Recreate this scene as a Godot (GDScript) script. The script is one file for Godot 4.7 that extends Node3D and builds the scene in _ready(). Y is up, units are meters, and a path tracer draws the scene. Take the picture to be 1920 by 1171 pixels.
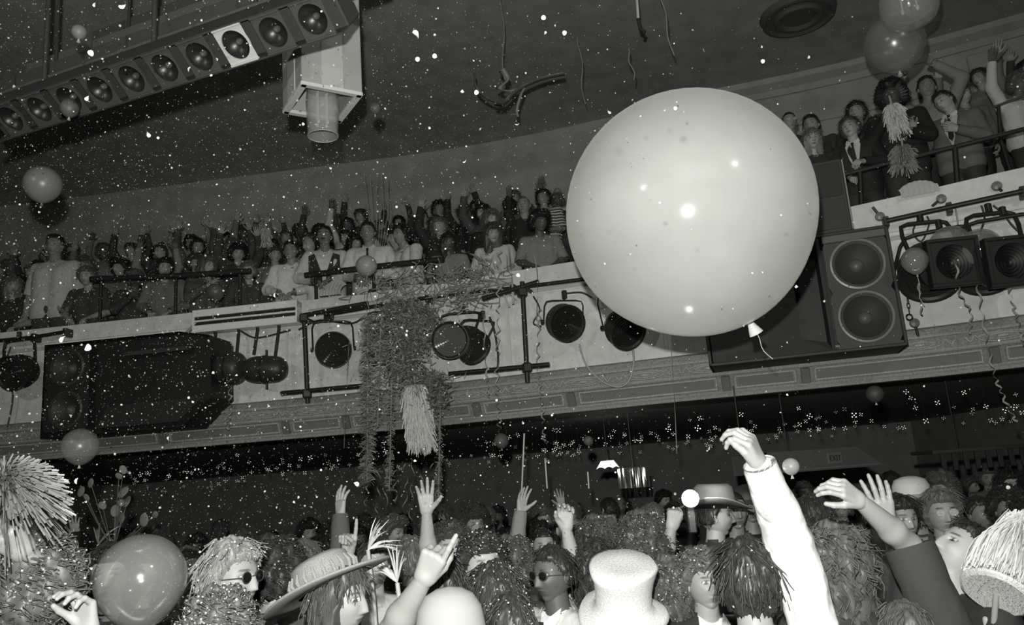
extends Node3D
# A packed dance floor under a theatre balcony, lit by the photographer's flash.

const FOCAL := 1500.0
const CENTRE := Vector2(960.0, 585.5)
var cam: Camera3D
var rng := RandomNumberGenerator.new()
var used := {}
var mats := {}
var fold_noise := FastNoiseLite.new()
var fine_noise := FastNoiseLite.new()

# ------------------------------------------------------------------ meshes
class MB:
	var v := PackedVector3Array()
	var n := PackedVector3Array()
	var c := PackedColorArray()
	var i := PackedInt32Array()
	var col := Color.WHITE
	var coloured := false
	func vert(p: Vector3, m: Vector3) -> int:
		v.append(p); n.append(m); c.append(col)
		return v.size() - 1
	func tri(a: int, b: int, d: int):
		i.append(a); i.append(b); i.append(d)
	func quad(a: Vector3, b: Vector3, d: Vector3, e: Vector3):
		var m := (d - a).cross(b - a)
		if m.length_squared() < 1e-16:
			m = (e - a).cross(d - a)
		m = m.normalized()
		var k := v.size()
		vert(a, m); vert(b, m); vert(d, m); vert(e, m)
		tri(k, k + 1, k + 2); tri(k, k + 2, k + 3)
	func facet(pts: Array, out: Vector3):
		var m: Vector3 = (pts[2] - pts[0]).cross(pts[1] - pts[0]).normalized()
		if m.dot(out) < 0.0: m = -m
		var k := v.size()
		for p in pts: vert(p, m)
		for q in range(1, pts.size() - 1): tri(k, k + q, k + q + 1)
	func grid(k: int, rows: int, cols: int):
		for r in rows - 1:
			for q in cols - 1:
				var a := k + r * cols + q
				tri(a, a + 1, a + cols + 1); tri(a, a + cols + 1, a + cols)
	func box(centre: Vector3, size: Vector3, b := Basis.IDENTITY, bevel := 0.0):
		var h := size / 2.0
		var e: float = min(bevel, 0.45 * min(size.x, min(size.y, size.z)))
		var at := func(p: Vector3) -> Vector3: return centre + b * p
		for ax in 3:
			for s in [-1.0, 1.0]:
				var u := (ax + 1) % 3
				var w := (ax + 2) % 3
				var pts := []
				for q in [[-1, -1], [1, -1], [1, 1], [-1, 1]]:
					var p := Vector3.ZERO
					p[ax] = s * h[ax]; p[u] = q[0] * (h[u] - e); p[w] = q[1] * (h[w] - e)
					pts.append(at.call(p))
				var o := Vector3.ZERO
				o[ax] = s
				facet(pts, b * o)
		if e <= 0.0: return
		for ax in 3:
			var u := (ax + 1) % 3
			var w := (ax + 2) % 3
			for su in [-1.0, 1.0]:
				for sw in [-1.0, 1.0]:
					var pts := []
					for q in [[-1, 0], [1, 0], [1, 1], [-1, 1]]:
						var p := Vector3.ZERO
						p[ax] = q[0] * (h[ax] - e)
						p[u] = su * (h[u] - (e if q[1] else 0.0)); p[w] = sw * (h[w] - (0.0 if q[1] else e))
						pts.append(at.call(p))
					var o := Vector3.ZERO
					o[u] = su; o[w] = sw
					facet(pts, b * o)
		for sx in [-1.0, 1.0]:
			for sy in [-1.0, 1.0]:
				for sz in [-1.0, 1.0]:
					var o := Vector3(sx, sy, sz)
					facet([at.call(o * (h - Vector3(0, e, e))), at.call(o * (h - Vector3(e, 0, e))), at.call(o * (h - Vector3(e, e, 0)))], b * o)
	func tube(pts: Array, rad, sides := 8, caps := true, flat := 1.0):
		var cnt := pts.size()
		if cnt < 2: return
		var t0: Vector3 = (pts[1] - pts[0]).normalized()
		var side := t0.cross(Vector3.UP if absf(t0.y) < 0.9 else Vector3.RIGHT).normalized()
		var k := v.size()
		for q in cnt:
			var t: Vector3 = ((pts[mini(q + 1, cnt - 1)] as Vector3) - pts[maxi(q - 1, 0)]).normalized()
			side = (side - t * side.dot(t)).normalized()
			var up := t.cross(side)
			var r: float = rad[q] if rad is Array else rad
			for s in sides + 1:
				var a := TAU * s / sides
				var d := side * cos(a) + up * (sin(a) * flat)
				vert(pts[q] + d * r, (side * cos(a) + up * sin(a)).normalized())
		grid(k, cnt, sides + 1)
		if caps:
			for e in [0, cnt - 1]:
				var out: Vector3 = (pts[0] - pts[1]) if e == 0 else (pts[cnt - 1] - pts[cnt - 2])
				out = out.normalized()
				var m := vert(pts[e], out)
				var s0 := v.size()
				for s in sides + 1: vert(v[k + e * (sides + 1) + s], out)
				for s in sides: tri(m, s0 + s, s0 + s + 1)
	func ribbon(pts: Array, width: float, turn := 0.0, spin := 0.0):
		var cnt := pts.size()
		var k := v.size()
		for q in cnt:
			var t: Vector3 = ((pts[mini(q + 1, cnt - 1)] as Vector3) - pts[maxi(q - 1, 0)]).normalized()
			var a := turn + spin * q
			var w := t.cross(Vector3(cos(a), 0.05, sin(a))).normalized()
			var m := t.cross(w).normalized()
			vert(pts[q] + w * width * 0.5, m); vert(pts[q] - w * width * 0.5, m)
		grid(k, cnt, 2)
	func lathe(profile: Array, segs := 24, x := Transform3D.IDENTITY, smooth := false):
		# profile: Vector2(radius, height) from one end to the other
		var cnt := profile.size()
		for q in cnt - 1:
			var a: Vector2 = profile[q]
			var b: Vector2 = profile[q + 1]
			var na := Vector2(b.y - a.y, a.x - b.x).normalized()
			var nb := na
			if smooth:
				if q > 0:
					var p: Vector2 = profile[q - 1]
					na = (na + Vector2(a.y - p.y, p.x - a.x).normalized()).normalized()
				if q < cnt - 2:
					var p: Vector2 = profile[q + 2]
					nb = (nb + Vector2(p.y - b.y, b.x - p.x).normalized()).normalized()
			var k := v.size()
			for e in [[a, na], [b, nb]]:
				for s in segs + 1:
					var t := TAU * s / segs
					var d := Vector3(cos(t), 0, sin(t))
					vert(x * (d * e[0].x + Vector3(0, e[0].y, 0)), (x.basis * (d * e[1].x + Vector3(0, e[1].y, 0))).normalized())
			grid(k, 2, segs + 1)
	func ball(centre: Vector3, rad: Vector3, segs := 20, rings := 14, b := Basis.IDENTITY):
		var k := v.size()
		for r in rings + 1:
			var p := PI * r / rings
			for s in segs + 1:
				var t := TAU * s / segs
				var d := Vector3(sin(p) * cos(t), cos(p), sin(p) * sin(t))
				vert(centre + b * (d * rad), (b * (d / rad)).normalized())
		grid(k, rings + 1, segs + 1)
	func add(o: MB, x: Transform3D):
		var k := v.size()
		var nb := x.basis.inverse().transposed()
		for q in o.v.size():
			v.append(x * o.v[q]); n.append((nb * o.n[q]).normalized())
		c.append_array(o.c)
		for q in o.i: i.append(k + q)
	func commit() -> ArrayMesh:
		var q := 0
		var total := i.size()
		while q < total:
			var a := i[q]
			var b := i[q + 1]
			var d := i[q + 2]
			if (v[d] - v[a]).cross(v[b] - v[a]).dot(n[a] + n[b] + n[d]) < 0.0:
				i[q + 1] = d; i[q + 2] = b
			q += 3
		var arr := []
		arr.resize(Mesh.ARRAY_MAX)
		arr[Mesh.ARRAY_VERTEX] = v
		arr[Mesh.ARRAY_NORMAL] = n
		if coloured: arr[Mesh.ARRAY_COLOR] = c
		arr[Mesh.ARRAY_INDEX] = i
		var m := ArrayMesh.new()
		m.add_surface_from_arrays(Mesh.PRIMITIVE_TRIANGLES, arr)
		return m

func numbered(called: String) -> String:
	var k: int = used.get(called, 0)
	used[called] = k + 1
	return called if k == 0 else "%s_%03d" % [called, k]

func part(called: String, mesh, m, parent: Node3D) -> MeshInstance3D:
	var o := MeshInstance3D.new()
	o.mesh = mesh.commit() if mesh is MB else mesh
	o.material_override = m
	o.name = called
	parent.add_child(o, true)
	return o

func base(called: String, label: String, category: String, where := Vector3.ZERO, turn := 0.0, group := "") -> Node3D:
	var o := Node3D.new()
	o.name = numbered(called)
	add_child(o)
	o.position = where
	o.rotation.y = turn
	o.set_meta("label", label); o.set_meta("category", category)
	if group: o.set_meta("group", group)
	return o

func thing(called: String, mesh, m, label: String, category: String, group := "", where := Vector3.ZERO) -> MeshInstance3D:
	var o := MeshInstance3D.new()
	o.mesh = mesh.commit() if mesh is MB else mesh
	o.material_override = m
	o.name = numbered(called)
	add_child(o)
	o.position = where
	o.set_meta("label", label); o.set_meta("category", category)
	if group: o.set_meta("group", group)
	return o

func struct(called: String, mesh, m, label := "") -> MeshInstance3D:
	var o := MeshInstance3D.new()
	o.mesh = mesh.commit() if mesh is MB else mesh
	o.material_override = m
	o.name = numbered(called)
	add_child(o)
	o.set_meta("kind", "structure")
	if label: o.set_meta("label", label)
	return o

# ------------------------------------------------------------------ materials
func grey(l: float) -> Color:
	return Color(l, l, l * 0.97).linear_to_srgb()

func M(l: float, rough := 0.8, metal := 0.0) -> StandardMaterial3D:
	var key := "%.3f_%.2f_%.2f" % [l, rough, metal]
	if mats.has(key): return mats[key]
	var m := StandardMaterial3D.new()
	m.albedo_color = grey(l)
	m.roughness = rough
	m.metallic = metal
	mats[key] = m
	return m

func noise_image(size: int, freq: float, seed_: int, lo: float, hi: float, octaves := 4, sx := 1.0) -> ImageTexture:
	var f := FastNoiseLite.new()
	f.seed = seed_
	f.frequency = freq
	f.fractal_octaves = octaves
	var im := f.get_seamless_image(size, size)
	im.convert(Image.FORMAT_RGB8)
	for y in size:
		for x in size:
			var t: float = lerp(lo, hi, im.get_pixel(x, y).r)
			im.set_pixel(x, y, Color(t, t, t))
	return ImageTexture.create_from_image(im)

func patchy(l: float, rough: float, tex: Texture2D, scale: Vector3, relief := 0.0, relief_tex: Texture2D = null) -> StandardMaterial3D:
	var m := StandardMaterial3D.new()
	m.albedo_color = grey(l)
	m.albedo_texture = tex
	m.roughness = rough
	m.uv1_triplanar = true
	m.uv1_world_triplanar = true
	m.uv1_scale = scale
	if relief > 0.0:
		m.heightmap_enabled = true
		m.heightmap_texture = relief_tex if relief_tex else tex
		m.heightmap_scale = relief
	return m

func glass(tint: float, alpha: float, rough := 0.05) -> StandardMaterial3D:
	var m := StandardMaterial3D.new()
	m.albedo_color = Color(grey(tint), alpha)
	m.transparency = BaseMaterial3D.TRANSPARENCY_ALPHA
	m.roughness = rough
	m.metallic_specular = 0.8
	return m

func lamp_mat(l: float, strength: float) -> StandardMaterial3D:
	var m := StandardMaterial3D.new()
	m.albedo_color = grey(l)
	m.emission_enabled = true
	m.emission = Color(1, 1, 0.97)
	m.emission_energy_multiplier = strength
	return m

func coloured_mat(rough := 0.6) -> StandardMaterial3D:
	var key := "vc%.2f" % rough
	if mats.has(key): return mats[key]
	var m := StandardMaterial3D.new()
	m.vertex_color_use_as_albedo = true
	m.roughness = rough
	mats[key] = m
	return m

# ------------------------------------------------------------------ places
func ray(x: float, y: float) -> Vector3:
	return cam.basis * Vector3((x - CENTRE.x) / FOCAL, -(y - CENTRE.y) / FOCAL, -1.0)
func at(x: float, y: float, d: float) -> Vector3:
	return cam.position + ray(x, y) * d
func at_height(x: float, y: float, h: float) -> Vector3:
	var r := ray(x, y)
	return cam.position + r * ((h - cam.position.y) / r.y)
func depth_of(p: Vector3) -> float:
	return -(cam.basis.inverse() * (p - cam.position)).z
func pixel(p: Vector3) -> Vector2:
	var q := cam.basis.inverse() * (p - cam.position)
	return CENTRE + Vector2(q.x, -q.y) * (FOCAL / -q.z)

# plan of the balcony front: z over x, smooth through surveyed points
const PLAN := [Vector2(-13, -10.6), Vector2(-9.0, -10.15), Vector2(-6.23, -9.79), Vector2(-3.61, -9.46), Vector2(-2.05, -9.24), Vector2(-0.76, -8.93), Vector2(0.52, -8.50), Vector2(1.81, -8.08), Vector2(3.75, -7.5), Vector2(4.59, -7.11), Vector2(6.5, -6.1), Vector2(9.5, -4.3)]
func front_z(x: float) -> float:
	for q in PLAN.size() - 1:
		if x <= PLAN[q + 1].x or q == PLAN.size() - 2:
			var a: Vector2 = PLAN[maxi(q - 1, 0)]
			var b: Vector2 = PLAN[q]
			var c: Vector2 = PLAN[q + 1]
			var d: Vector2 = PLAN[mini(q + 2, PLAN.size() - 1)]
			var t: float = (x - b.x) / (c.x - b.x)
			var m0: float = (c.y - a.y) / maxf(c.x - a.x, 0.01) * (c.x - b.x)
			var m1: float = (d.y - b.y) / maxf(d.x - b.x, 0.01) * (c.x - b.x)
			var t2 := t * t
			var t3 := t2 * t
			return (2 * t3 - 3 * t2 + 1) * b.y + (t3 - 2 * t2 + t) * m0 + (-2 * t3 + 3 * t2) * c.y + (t3 - t2) * m1
	return -9.0
func front_out(x: float) -> Vector3:
	var s := (front_z(x + 0.3) - front_z(x - 0.3)) / 0.6
	return Vector3(-s, 0, 1).normalized()
func front_yaw(x: float) -> float:
	var o := front_out(x)
	return atan2(o.x, o.z)
func front(x: float, y: float, off := 0.0) -> Vector3:
	return Vector3(x, y, front_z(x)) + front_out(x) * off
func parapet_top(x: float) -> float:
	return 4.31 + 0.19 * smoothstep(1.0, 5.0, x)
func fas(px: float, py: float, off := 0.0) -> Vector3:
	# the point of the balcony face (moved out by off) seen at a pixel
	var lo := 3.0
	var hi := 20.0
	for q in 40:
		var d := (lo + hi) / 2
		var p := at(px, py, d)
		if p.z < front_z(p.x) + off / maxf(front_out(p.x).z, 0.3): hi = d
		else: lo = d
	return at(px, py, lo)

func cap(x: float, capped: bool) -> float:
	return parapet_top(x) if capped else 99.0
func sweep(profile: Array, x0: float, x1: float, step := 0.25, capped := false) -> MB:
	var m := MB.new()
	var cnt := int(ceil((x1 - x0) / step)) + 1
	for q in profile.size() - 1:
		var a: Vector2 = profile[q]
		var b: Vector2 = profile[q + 1]
		var f := Vector2(-(b.y - a.y), b.x - a.x).normalized()   # out, up
		var k := m.v.size()
		for s in cnt:
			var x: float = lerp(x0, x1, float(s) / (cnt - 1))
			var o := front_out(x)
			var nn := (o * f.x + Vector3.UP * f.y)
			m.vert(front(x, minf(a.y, cap(x, capped)), a.x), nn); m.vert(front(x, minf(b.y, cap(x, capped)), b.x), nn)
		m.grid(k, cnt, 2)
	return m

# ------------------------------------------------------------------ figures
# bones: [from, to, radius_from, radius_to, kind, blend]; kind 0 skin, 1 cloth
func nets(bones: Array, cell: float) -> Dictionary:
	var lo := Vector3(9, 9, 9)
	var hi := -lo
	for b in bones:
		var r: float = maxf(b[2], b[3]) + cell * 2.0
		lo = lo.min((b[0] as Vector3).min(b[1]) - Vector3(r, r, r))
		hi = hi.max((b[0] as Vector3).max(b[1]) + Vector3(r, r, r))
	var nx := int((hi.x - lo.x) / cell) + 2
	var ny := int((hi.y - lo.y) / cell) + 2
	var nz := int((hi.z - lo.z) / cell) + 2
	var f := PackedFloat32Array()
	f.resize(nx * ny * nz)
	f.fill(1.0)
	var kind := PackedByteArray()
	kind.resize(nx * ny * nz)
	var nearest := PackedFloat32Array()
	nearest.resize(nx * ny * nz)
	nearest.fill(1.0)
	for b in bones:
		var a: Vector3 = b[0]
		var ab: Vector3 = (b[1] as Vector3) - a
		var inv: float = 1.0 / maxf(ab.length_squared(), 1e-8)
		var ra: float = b[2]
		var dr: float = b[3] - ra
		var kd: int = b[4]
		var kk: float = b[5]
		var reach: float = maxf(ra, ra + dr) + kk + cell * 1.5
		var p0 := ((a.min(b[1]) - Vector3(reach, reach, reach) - lo) / cell).floor()
		var p1 := ((a.max(b[1]) + Vector3(reach, reach, reach) - lo) / cell).ceil()
		var x0 := maxi(int(p0.x), 0)
		var x1 := mini(int(p1.x), nx - 1)
		for z in range(maxi(int(p0.z), 0), mini(int(p1.z), nz - 1) + 1):
			for y in range(maxi(int(p0.y), 0), mini(int(p1.y), ny - 1) + 1):
				var at_ := x0 + nx * (y + ny * z)
				var q := lo + Vector3(x0, y, z) * cell - a
				for x in range(x0, x1 + 1):
					var t := clampf(q.dot(ab) * inv, 0.0, 1.0)
					var d := (q - ab * t).length() - ra - dr * t
					if d < nearest[at_]:
						nearest[at_] = d
						kind[at_] = kd
					var g := f[at_]
					var h := kk - absf(d - g)
					if h > 0.0: f[at_] = minf(d, g) - h * h * 0.25 / kk
					elif d < g: f[at_] = d
					q.x += cell
					at_ += 1
	# one vertex in each crossed cell
	var sy := nx
	var sz := nx * ny
	var corner := PackedInt32Array([0, 1, sy, sy + 1, sz, sz + 1, sz + sy, sz + sy + 1])
	var edges := [[0, 1], [2, 3], [4, 5], [6, 7], [0, 2], [1, 3], [4, 6], [5, 7], [0, 4], [1, 5], [2, 6], [3, 7]]
	var where := [Vector3(0, 0, 0), Vector3(1, 0, 0), Vector3(0, 1, 0), Vector3(1, 1, 0), Vector3(0, 0, 1), Vector3(1, 0, 1), Vector3(0, 1, 1), Vector3(1, 1, 1)]
	var id := {}
	var v := PackedVector3Array()
	var n := PackedVector3Array()
	var cls := PackedByteArray()
	for z in nz - 1:
		for y in ny - 1:
			var k := nx * (y + ny * z)
			for x in nx - 1:
				var g := f[k]
				if g > cell * 2.0 or g < -cell * 2.0:
					k += 1
					continue
				var s := 0
				for c in corner:
					if f[k + c] < 0.0: s += 1
				if s > 0 and s < 8:
					var sum := Vector3.ZERO
					var cnt := 0
					for e in edges:
						var fa := f[k + corner[e[0]]]
						var fb := f[k + corner[e[1]]]
						if (fa < 0.0) != (fb < 0.0):
							sum += (where[e[0]] as Vector3).lerp(where[e[1]], fa / (fa - fb))
							cnt += 1
					id[k] = v.size()
					v.append(lo + (Vector3(x, y, z) + sum / cnt) * cell)
					var f0 := f[k]
					var f1 := f[k + 1]
					var f2 := f[k + sy]
					var f3 := f[k + sy + 1]
					var f4 := f[k + sz]
					var f5 := f[k + sz + 1]
					var f6 := f[k + sz + sy]
					var f7 := f[k + sz + sy + 1]
					n.append(Vector3(f1 + f3 + f5 + f7 - f0 - f2 - f4 - f6, f2 + f3 + f6 + f7 - f0 - f1 - f4 - f5, f4 + f5 + f6 + f7 - f0 - f1 - f2 - f3).normalized())
					cls.append(kind[k])
				k += 1
	var quads := PackedInt32Array()
	for k in id:
		for ax in [[1, sy, sz], [sy, sz, 1], [sz, 1, sy]]:
			if k + ax[0] < f.size() and (f[k] < 0.0) != (f[k + ax[0]] < 0.0):
				var b = id.get(k - ax[1], -1)
				var c = id.get(k - ax[1] - ax[2], -1)
				var d = id.get(k - ax[2], -1)
				if b >= 0 and c >= 0 and d >= 0: quads.append_array(PackedInt32Array([id[k], b, c, d]))
	return {"v": v, "n": n, "k": cls, "q": quads}

func split(g: Dictionary, kind: int, folds: float, into: MB = null) -> MB:
	# the faces of one kind as a mesh; cloth is creased a little
	var m := into if into else MB.new()
	var map := {}
	var q := 0
	var quads: PackedInt32Array = g.q
	while q < quads.size():
		var same := 0
		for e in 4:
			if g.k[quads[q + e]] == kind: same += 1
		if (kind == 1 and same >= 2) or (kind == 0 and same > 2):
			var w := []
			for e in 4:
				var s := quads[q + e]
				if not map.has(s):
					var p: Vector3 = g.v[s]
					var nn: Vector3 = g.n[s]
					if folds > 0.0:
						p += nn * folds * fold_noise.get_noise_3d(p.x * 60.0, p.y * 26.0, p.z * 60.0)
						var e1 := 0.012
						var h0 := fold_noise.get_noise_3d(p.x * 60.0, p.y * 26.0, p.z * 60.0)
						var gr := Vector3(fold_noise.get_noise_3d((p.x + e1) * 60.0, p.y * 26.0, p.z * 60.0) - h0, fold_noise.get_noise_3d(p.x * 60.0, (p.y + e1) * 26.0, p.z * 60.0) - h0, fold_noise.get_noise_3d(p.x * 60.0, p.y * 26.0, (p.z + e1) * 60.0) - h0) / e1
						nn = (nn - gr * folds).normalized()
					map[s] = m.vert(p, nn)
				w.append(map[s])
			m.tri(w[0], w[1], w[2]); m.tri(w[0], w[2], w[3])
		q += 4
	return m

const HANDS := {
	# curl of the four fingers (index first) as [knuckle, middle, tip] degrees, spread, thumb [out, curl]
	"open": {"c": [[8, 12, 8], [5, 10, 8], [8, 12, 10], [14, 16, 12]], "s": 7.0, "t": [48, 14]},
	"relaxed": {"c": [[28, 38, 24], [34, 44, 26], [40, 48, 28], [46, 50, 30]], "s": 3.0, "t": [34, 30]},
	"drooped": {"c": [[52, 40, 26], [58, 46, 28], [62, 50, 30], [66, 54, 32]], "s": 3.0, "t": [26, 40]},
	"fist": {"c": [[82, 98, 60], [84, 98, 60], [86, 98, 60], [88, 98, 60]], "s": 1.0, "t": [22, 62]},
	"point": {"c": [[3, 4, 3], [82, 98, 60], [84, 98, 60], [86, 98, 60]], "s": 1.0, "t": [24, 60]},
	"hook": {"c": [[48, 58, 40], [42, 50, 34], [38, 46, 30], [36, 42, 28]], "s": 1.0, "t": [14, 18]},
	"ring": {"c": [[56, 62, 40], [18, 24, 16], [14, 20, 14], [16, 22, 16]], "s": 4.0, "t": [30, 52]},
}
var hand_cache := {}
func hand(pose: String) -> MB:
	# right hand: wrist at the origin, fingers along +y, palm to +z, thumb to +x
	if hand_cache.has(pose): return hand_cache[pose]
	var h: Dictionary = HANDS[pose]
	var b := []
	b.append([Vector3(0, -0.03, 0), Vector3(0, 0.012, 0), 0.0235, 0.0255, 0, 0.012])
	for k in 4:
		var x := 0.030 - 0.020 * k
		b.append([Vector3(x * 0.55, 0.012, 0), Vector3(x, 0.088 - 0.004 * absf(k - 1.2), 0), 0.0155, 0.0125, 0, 0.014])
	var len_: Array = [[0.044, 0.026, 0.020], [0.049, 0.030, 0.021], [0.045, 0.028, 0.020], [0.034, 0.021, 0.018]]
	for k in 4:
		var x := 0.030 - 0.020 * k
		var p := Vector3(x, 0.090 - 0.004 * absf(k - 1.2), 0)
		var bend := 0.0
		var sp := deg_to_rad((1.5 - k) * h.s)
		for s in 3:
			bend += deg_to_rad(h.c[k][s])
			var dir := Vector3(sin(sp) * cos(bend), cos(bend) * cos(sp), sin(bend))
			var q: Vector3 = p + dir * len_[k][s]
			b.append([p, q, 0.0098 - 0.0009 * s, 0.0092 - 0.0011 * s, 0, 0.004])
			p = q
	var o := deg_to_rad(h.t[0])
	var cu := deg_to_rad(h.t[1])
	var p := Vector3(0.020, 0.022, 0.008)
	var q := p + Vector3(sin(o), cos(o), 0.25).normalized() * 0.044
	b.append([p, q, 0.0165, 0.0125, 0, 0.010])
	var e := q + Vector3(sin(o - cu * 0.5), cos(o - cu * 0.5), 0.25 + sin(cu)).normalized() * 0.034
	b.append([q, e, 0.0118, 0.0105, 0, 0.004])
	b.append([e, e + Vector3(sin(o - cu), cos(o - cu), 0.2 + sin(cu)).normalized() * 0.026, 0.0105, 0.0085, 0, 0.004])
	var g := nets(b, 0.0042)
	var m := split(g, 0, 0.0)
	hand_cache[pose] = m
	return m

# head: centre between the ears, face to +z, about 0.235 tall
func bump(a: float, s: float) -> float:
	return exp(-(a * a) / (s * s))

func head_point(d: Vector3, woman: float) -> Vector3:
	var p := Vector3(d.x * 0.0765, d.y * 0.118, d.z * 0.098)
	if d.z > 0.0: p.z *= 0.93
	var low := clampf(-p.y / 0.118, 0.0, 1.0)
	p.x *= 1.0 - (0.30 + 0.06 * woman) * low * low
	if p.z < 0.0: p.z *= 1.0 - 0.42 * smoothstep(0.0, 0.9, low)
	else: p.z *= 1.0 - 0.10 * low
	if p.z > 0.0:
		var fr := smoothstep(0.0, 0.05, p.z)
		var ax := absf(p.x)
		# forehead, brow, sockets, cheeks
		p.z += fr * 0.0055 * bump(p.y - 0.030, 0.012) * bump(ax - 0.024, 0.028) * (1.0 - 0.5 * woman)
		p.z -= fr * 0.0130 * bump(p.y - 0.010, 0.013) * bump(ax - 0.031, 0.017)
		p.z += fr * 0.0050 * bump(p.y - 0.010, 0.008) * bump(ax - 0.031, 0.012)
		p.z += fr * 0.0055 * bump(p.y + 0.024, 0.020) * bump(ax - 0.040, 0.018)
		# nose
		var along := clampf((0.018 - p.y) / 0.052, 0.0, 1.0)
		var under := smoothstep(-0.046, -0.036, p.y)
		p.z += fr * under * bump(p.x, 0.0085 + 0.007 * along) * (0.004 + 0.021 * along) * smoothstep(0.024, 0.012, p.y)
		# mouth, chin
		p.z += fr * 0.0075 * bump(p.y + 0.060, 0.014) * bump(p.x, 0.026)
		p.z -= fr * 0.0050 * bump(p.y + 0.0605, 0.0030) * bump(p.x, 0.022)
		p.z -= fr * 0.0045 * bump(p.y + 0.078, 0.008) * bump(p.x, 0.03)
		p.z += fr * 0.0095 * bump(p.y + 0.098, 0.016) * bump(p.x, 0.026)
	return p

var head_cache := {}
func head(woman: float, skin: float, fine: bool) -> MB:
	var key := "%.1f_%.2f_%s" % [woman, skin, fine]
	if head_cache.has(key): return head_cache[key]
	var m := MB.new()
	m.coloured = true
	var rows := 84 if fine else 44
	var cols := 108 if fine else 56
	var pts := PackedVector3Array()
	for r in rows + 1:
		var ph := PI * r / rows
		for s in cols + 1:
			# more columns in front
			var u := float(s) / cols * TAU
			var th := u - 0.45 * sin(u)
			pts.append(head_point(Vector3(sin(ph) * sin(th), cos(ph), -sin(ph) * cos(th)), woman))
	for r in rows + 1:
		for s in cols + 1:
			var k := r * (cols + 1) + s
			var p := pts[k]
			var s0 := (s - 1 + cols) % cols
			var s1 := (s + 1) % cols
			var dx := pts[r * (cols + 1) + s1] - pts[r * (cols + 1) + s0]
			var dy := pts[maxi(r - 1, 0) * (cols + 1) + s] - pts[mini(r + 1, rows) * (cols + 1) + s]
			var nn := dx.cross(dy)
			if nn.length_squared() < 1e-14: nn = p
			nn = nn.normalized()
			if nn.dot(p) < 0.0: nn = -nn
			var l := skin
			var ax := absf(p.x)
			if p.z > 0.03:
				var lips := 1.0 - smoothstep(0.7, 1.1, Vector2(p.x / 0.024, (p.y + 0.061) / (0.0085 + 0.002 * woman)).length())
				l *= 1.0 - lips * (0.42 + 0.2 * woman)
				var brow := 1.0 - smoothstep(0.7, 1.15, Vector2((ax - 0.033) / 0.020, (p.y - 0.033 + 5.0 * (ax - 0.033) * (ax - 0.033)) / 0.0048).length())
				l *= 1.0 - brow * 0.75
				var eye := Vector2((ax - 0.031) / 0.0135, (p.y - 0.0105) / 0.0062).length()
				if eye < 1.0:
					l = 0.55
					if Vector2(ax - 0.031, p.y - 0.0105).length() < 0.0062: l = 0.02
				elif eye < 1.3: l *= 0.35
				l *= 1.0 - 0.7 * bump(ax - 0.0075, 0.0035) * bump(p.y + 0.0405, 0.003)
			m.col = Color(l, l, l * 0.96)
			m.vert(p, nn)
	m.grid(0, rows + 1, cols + 1)
	m.col = Color(skin, skin, skin * 0.96)
	for s in [-1.0, 1.0]:
		var b := Basis(Vector3.UP, s * 0.35) * Basis(Vector3.RIGHT, -0.15)
		m.ball(Vector3(s * 0.077, -0.004, -0.008), Vector3(0.009, 0.031, 0.019), 12, 10, b)
		m.ball(Vector3(s * 0.084, 0.004, -0.012), Vector3(0.007, 0.026, 0.014), 10, 8, b)
	head_cache[key] = m
	return m

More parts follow.
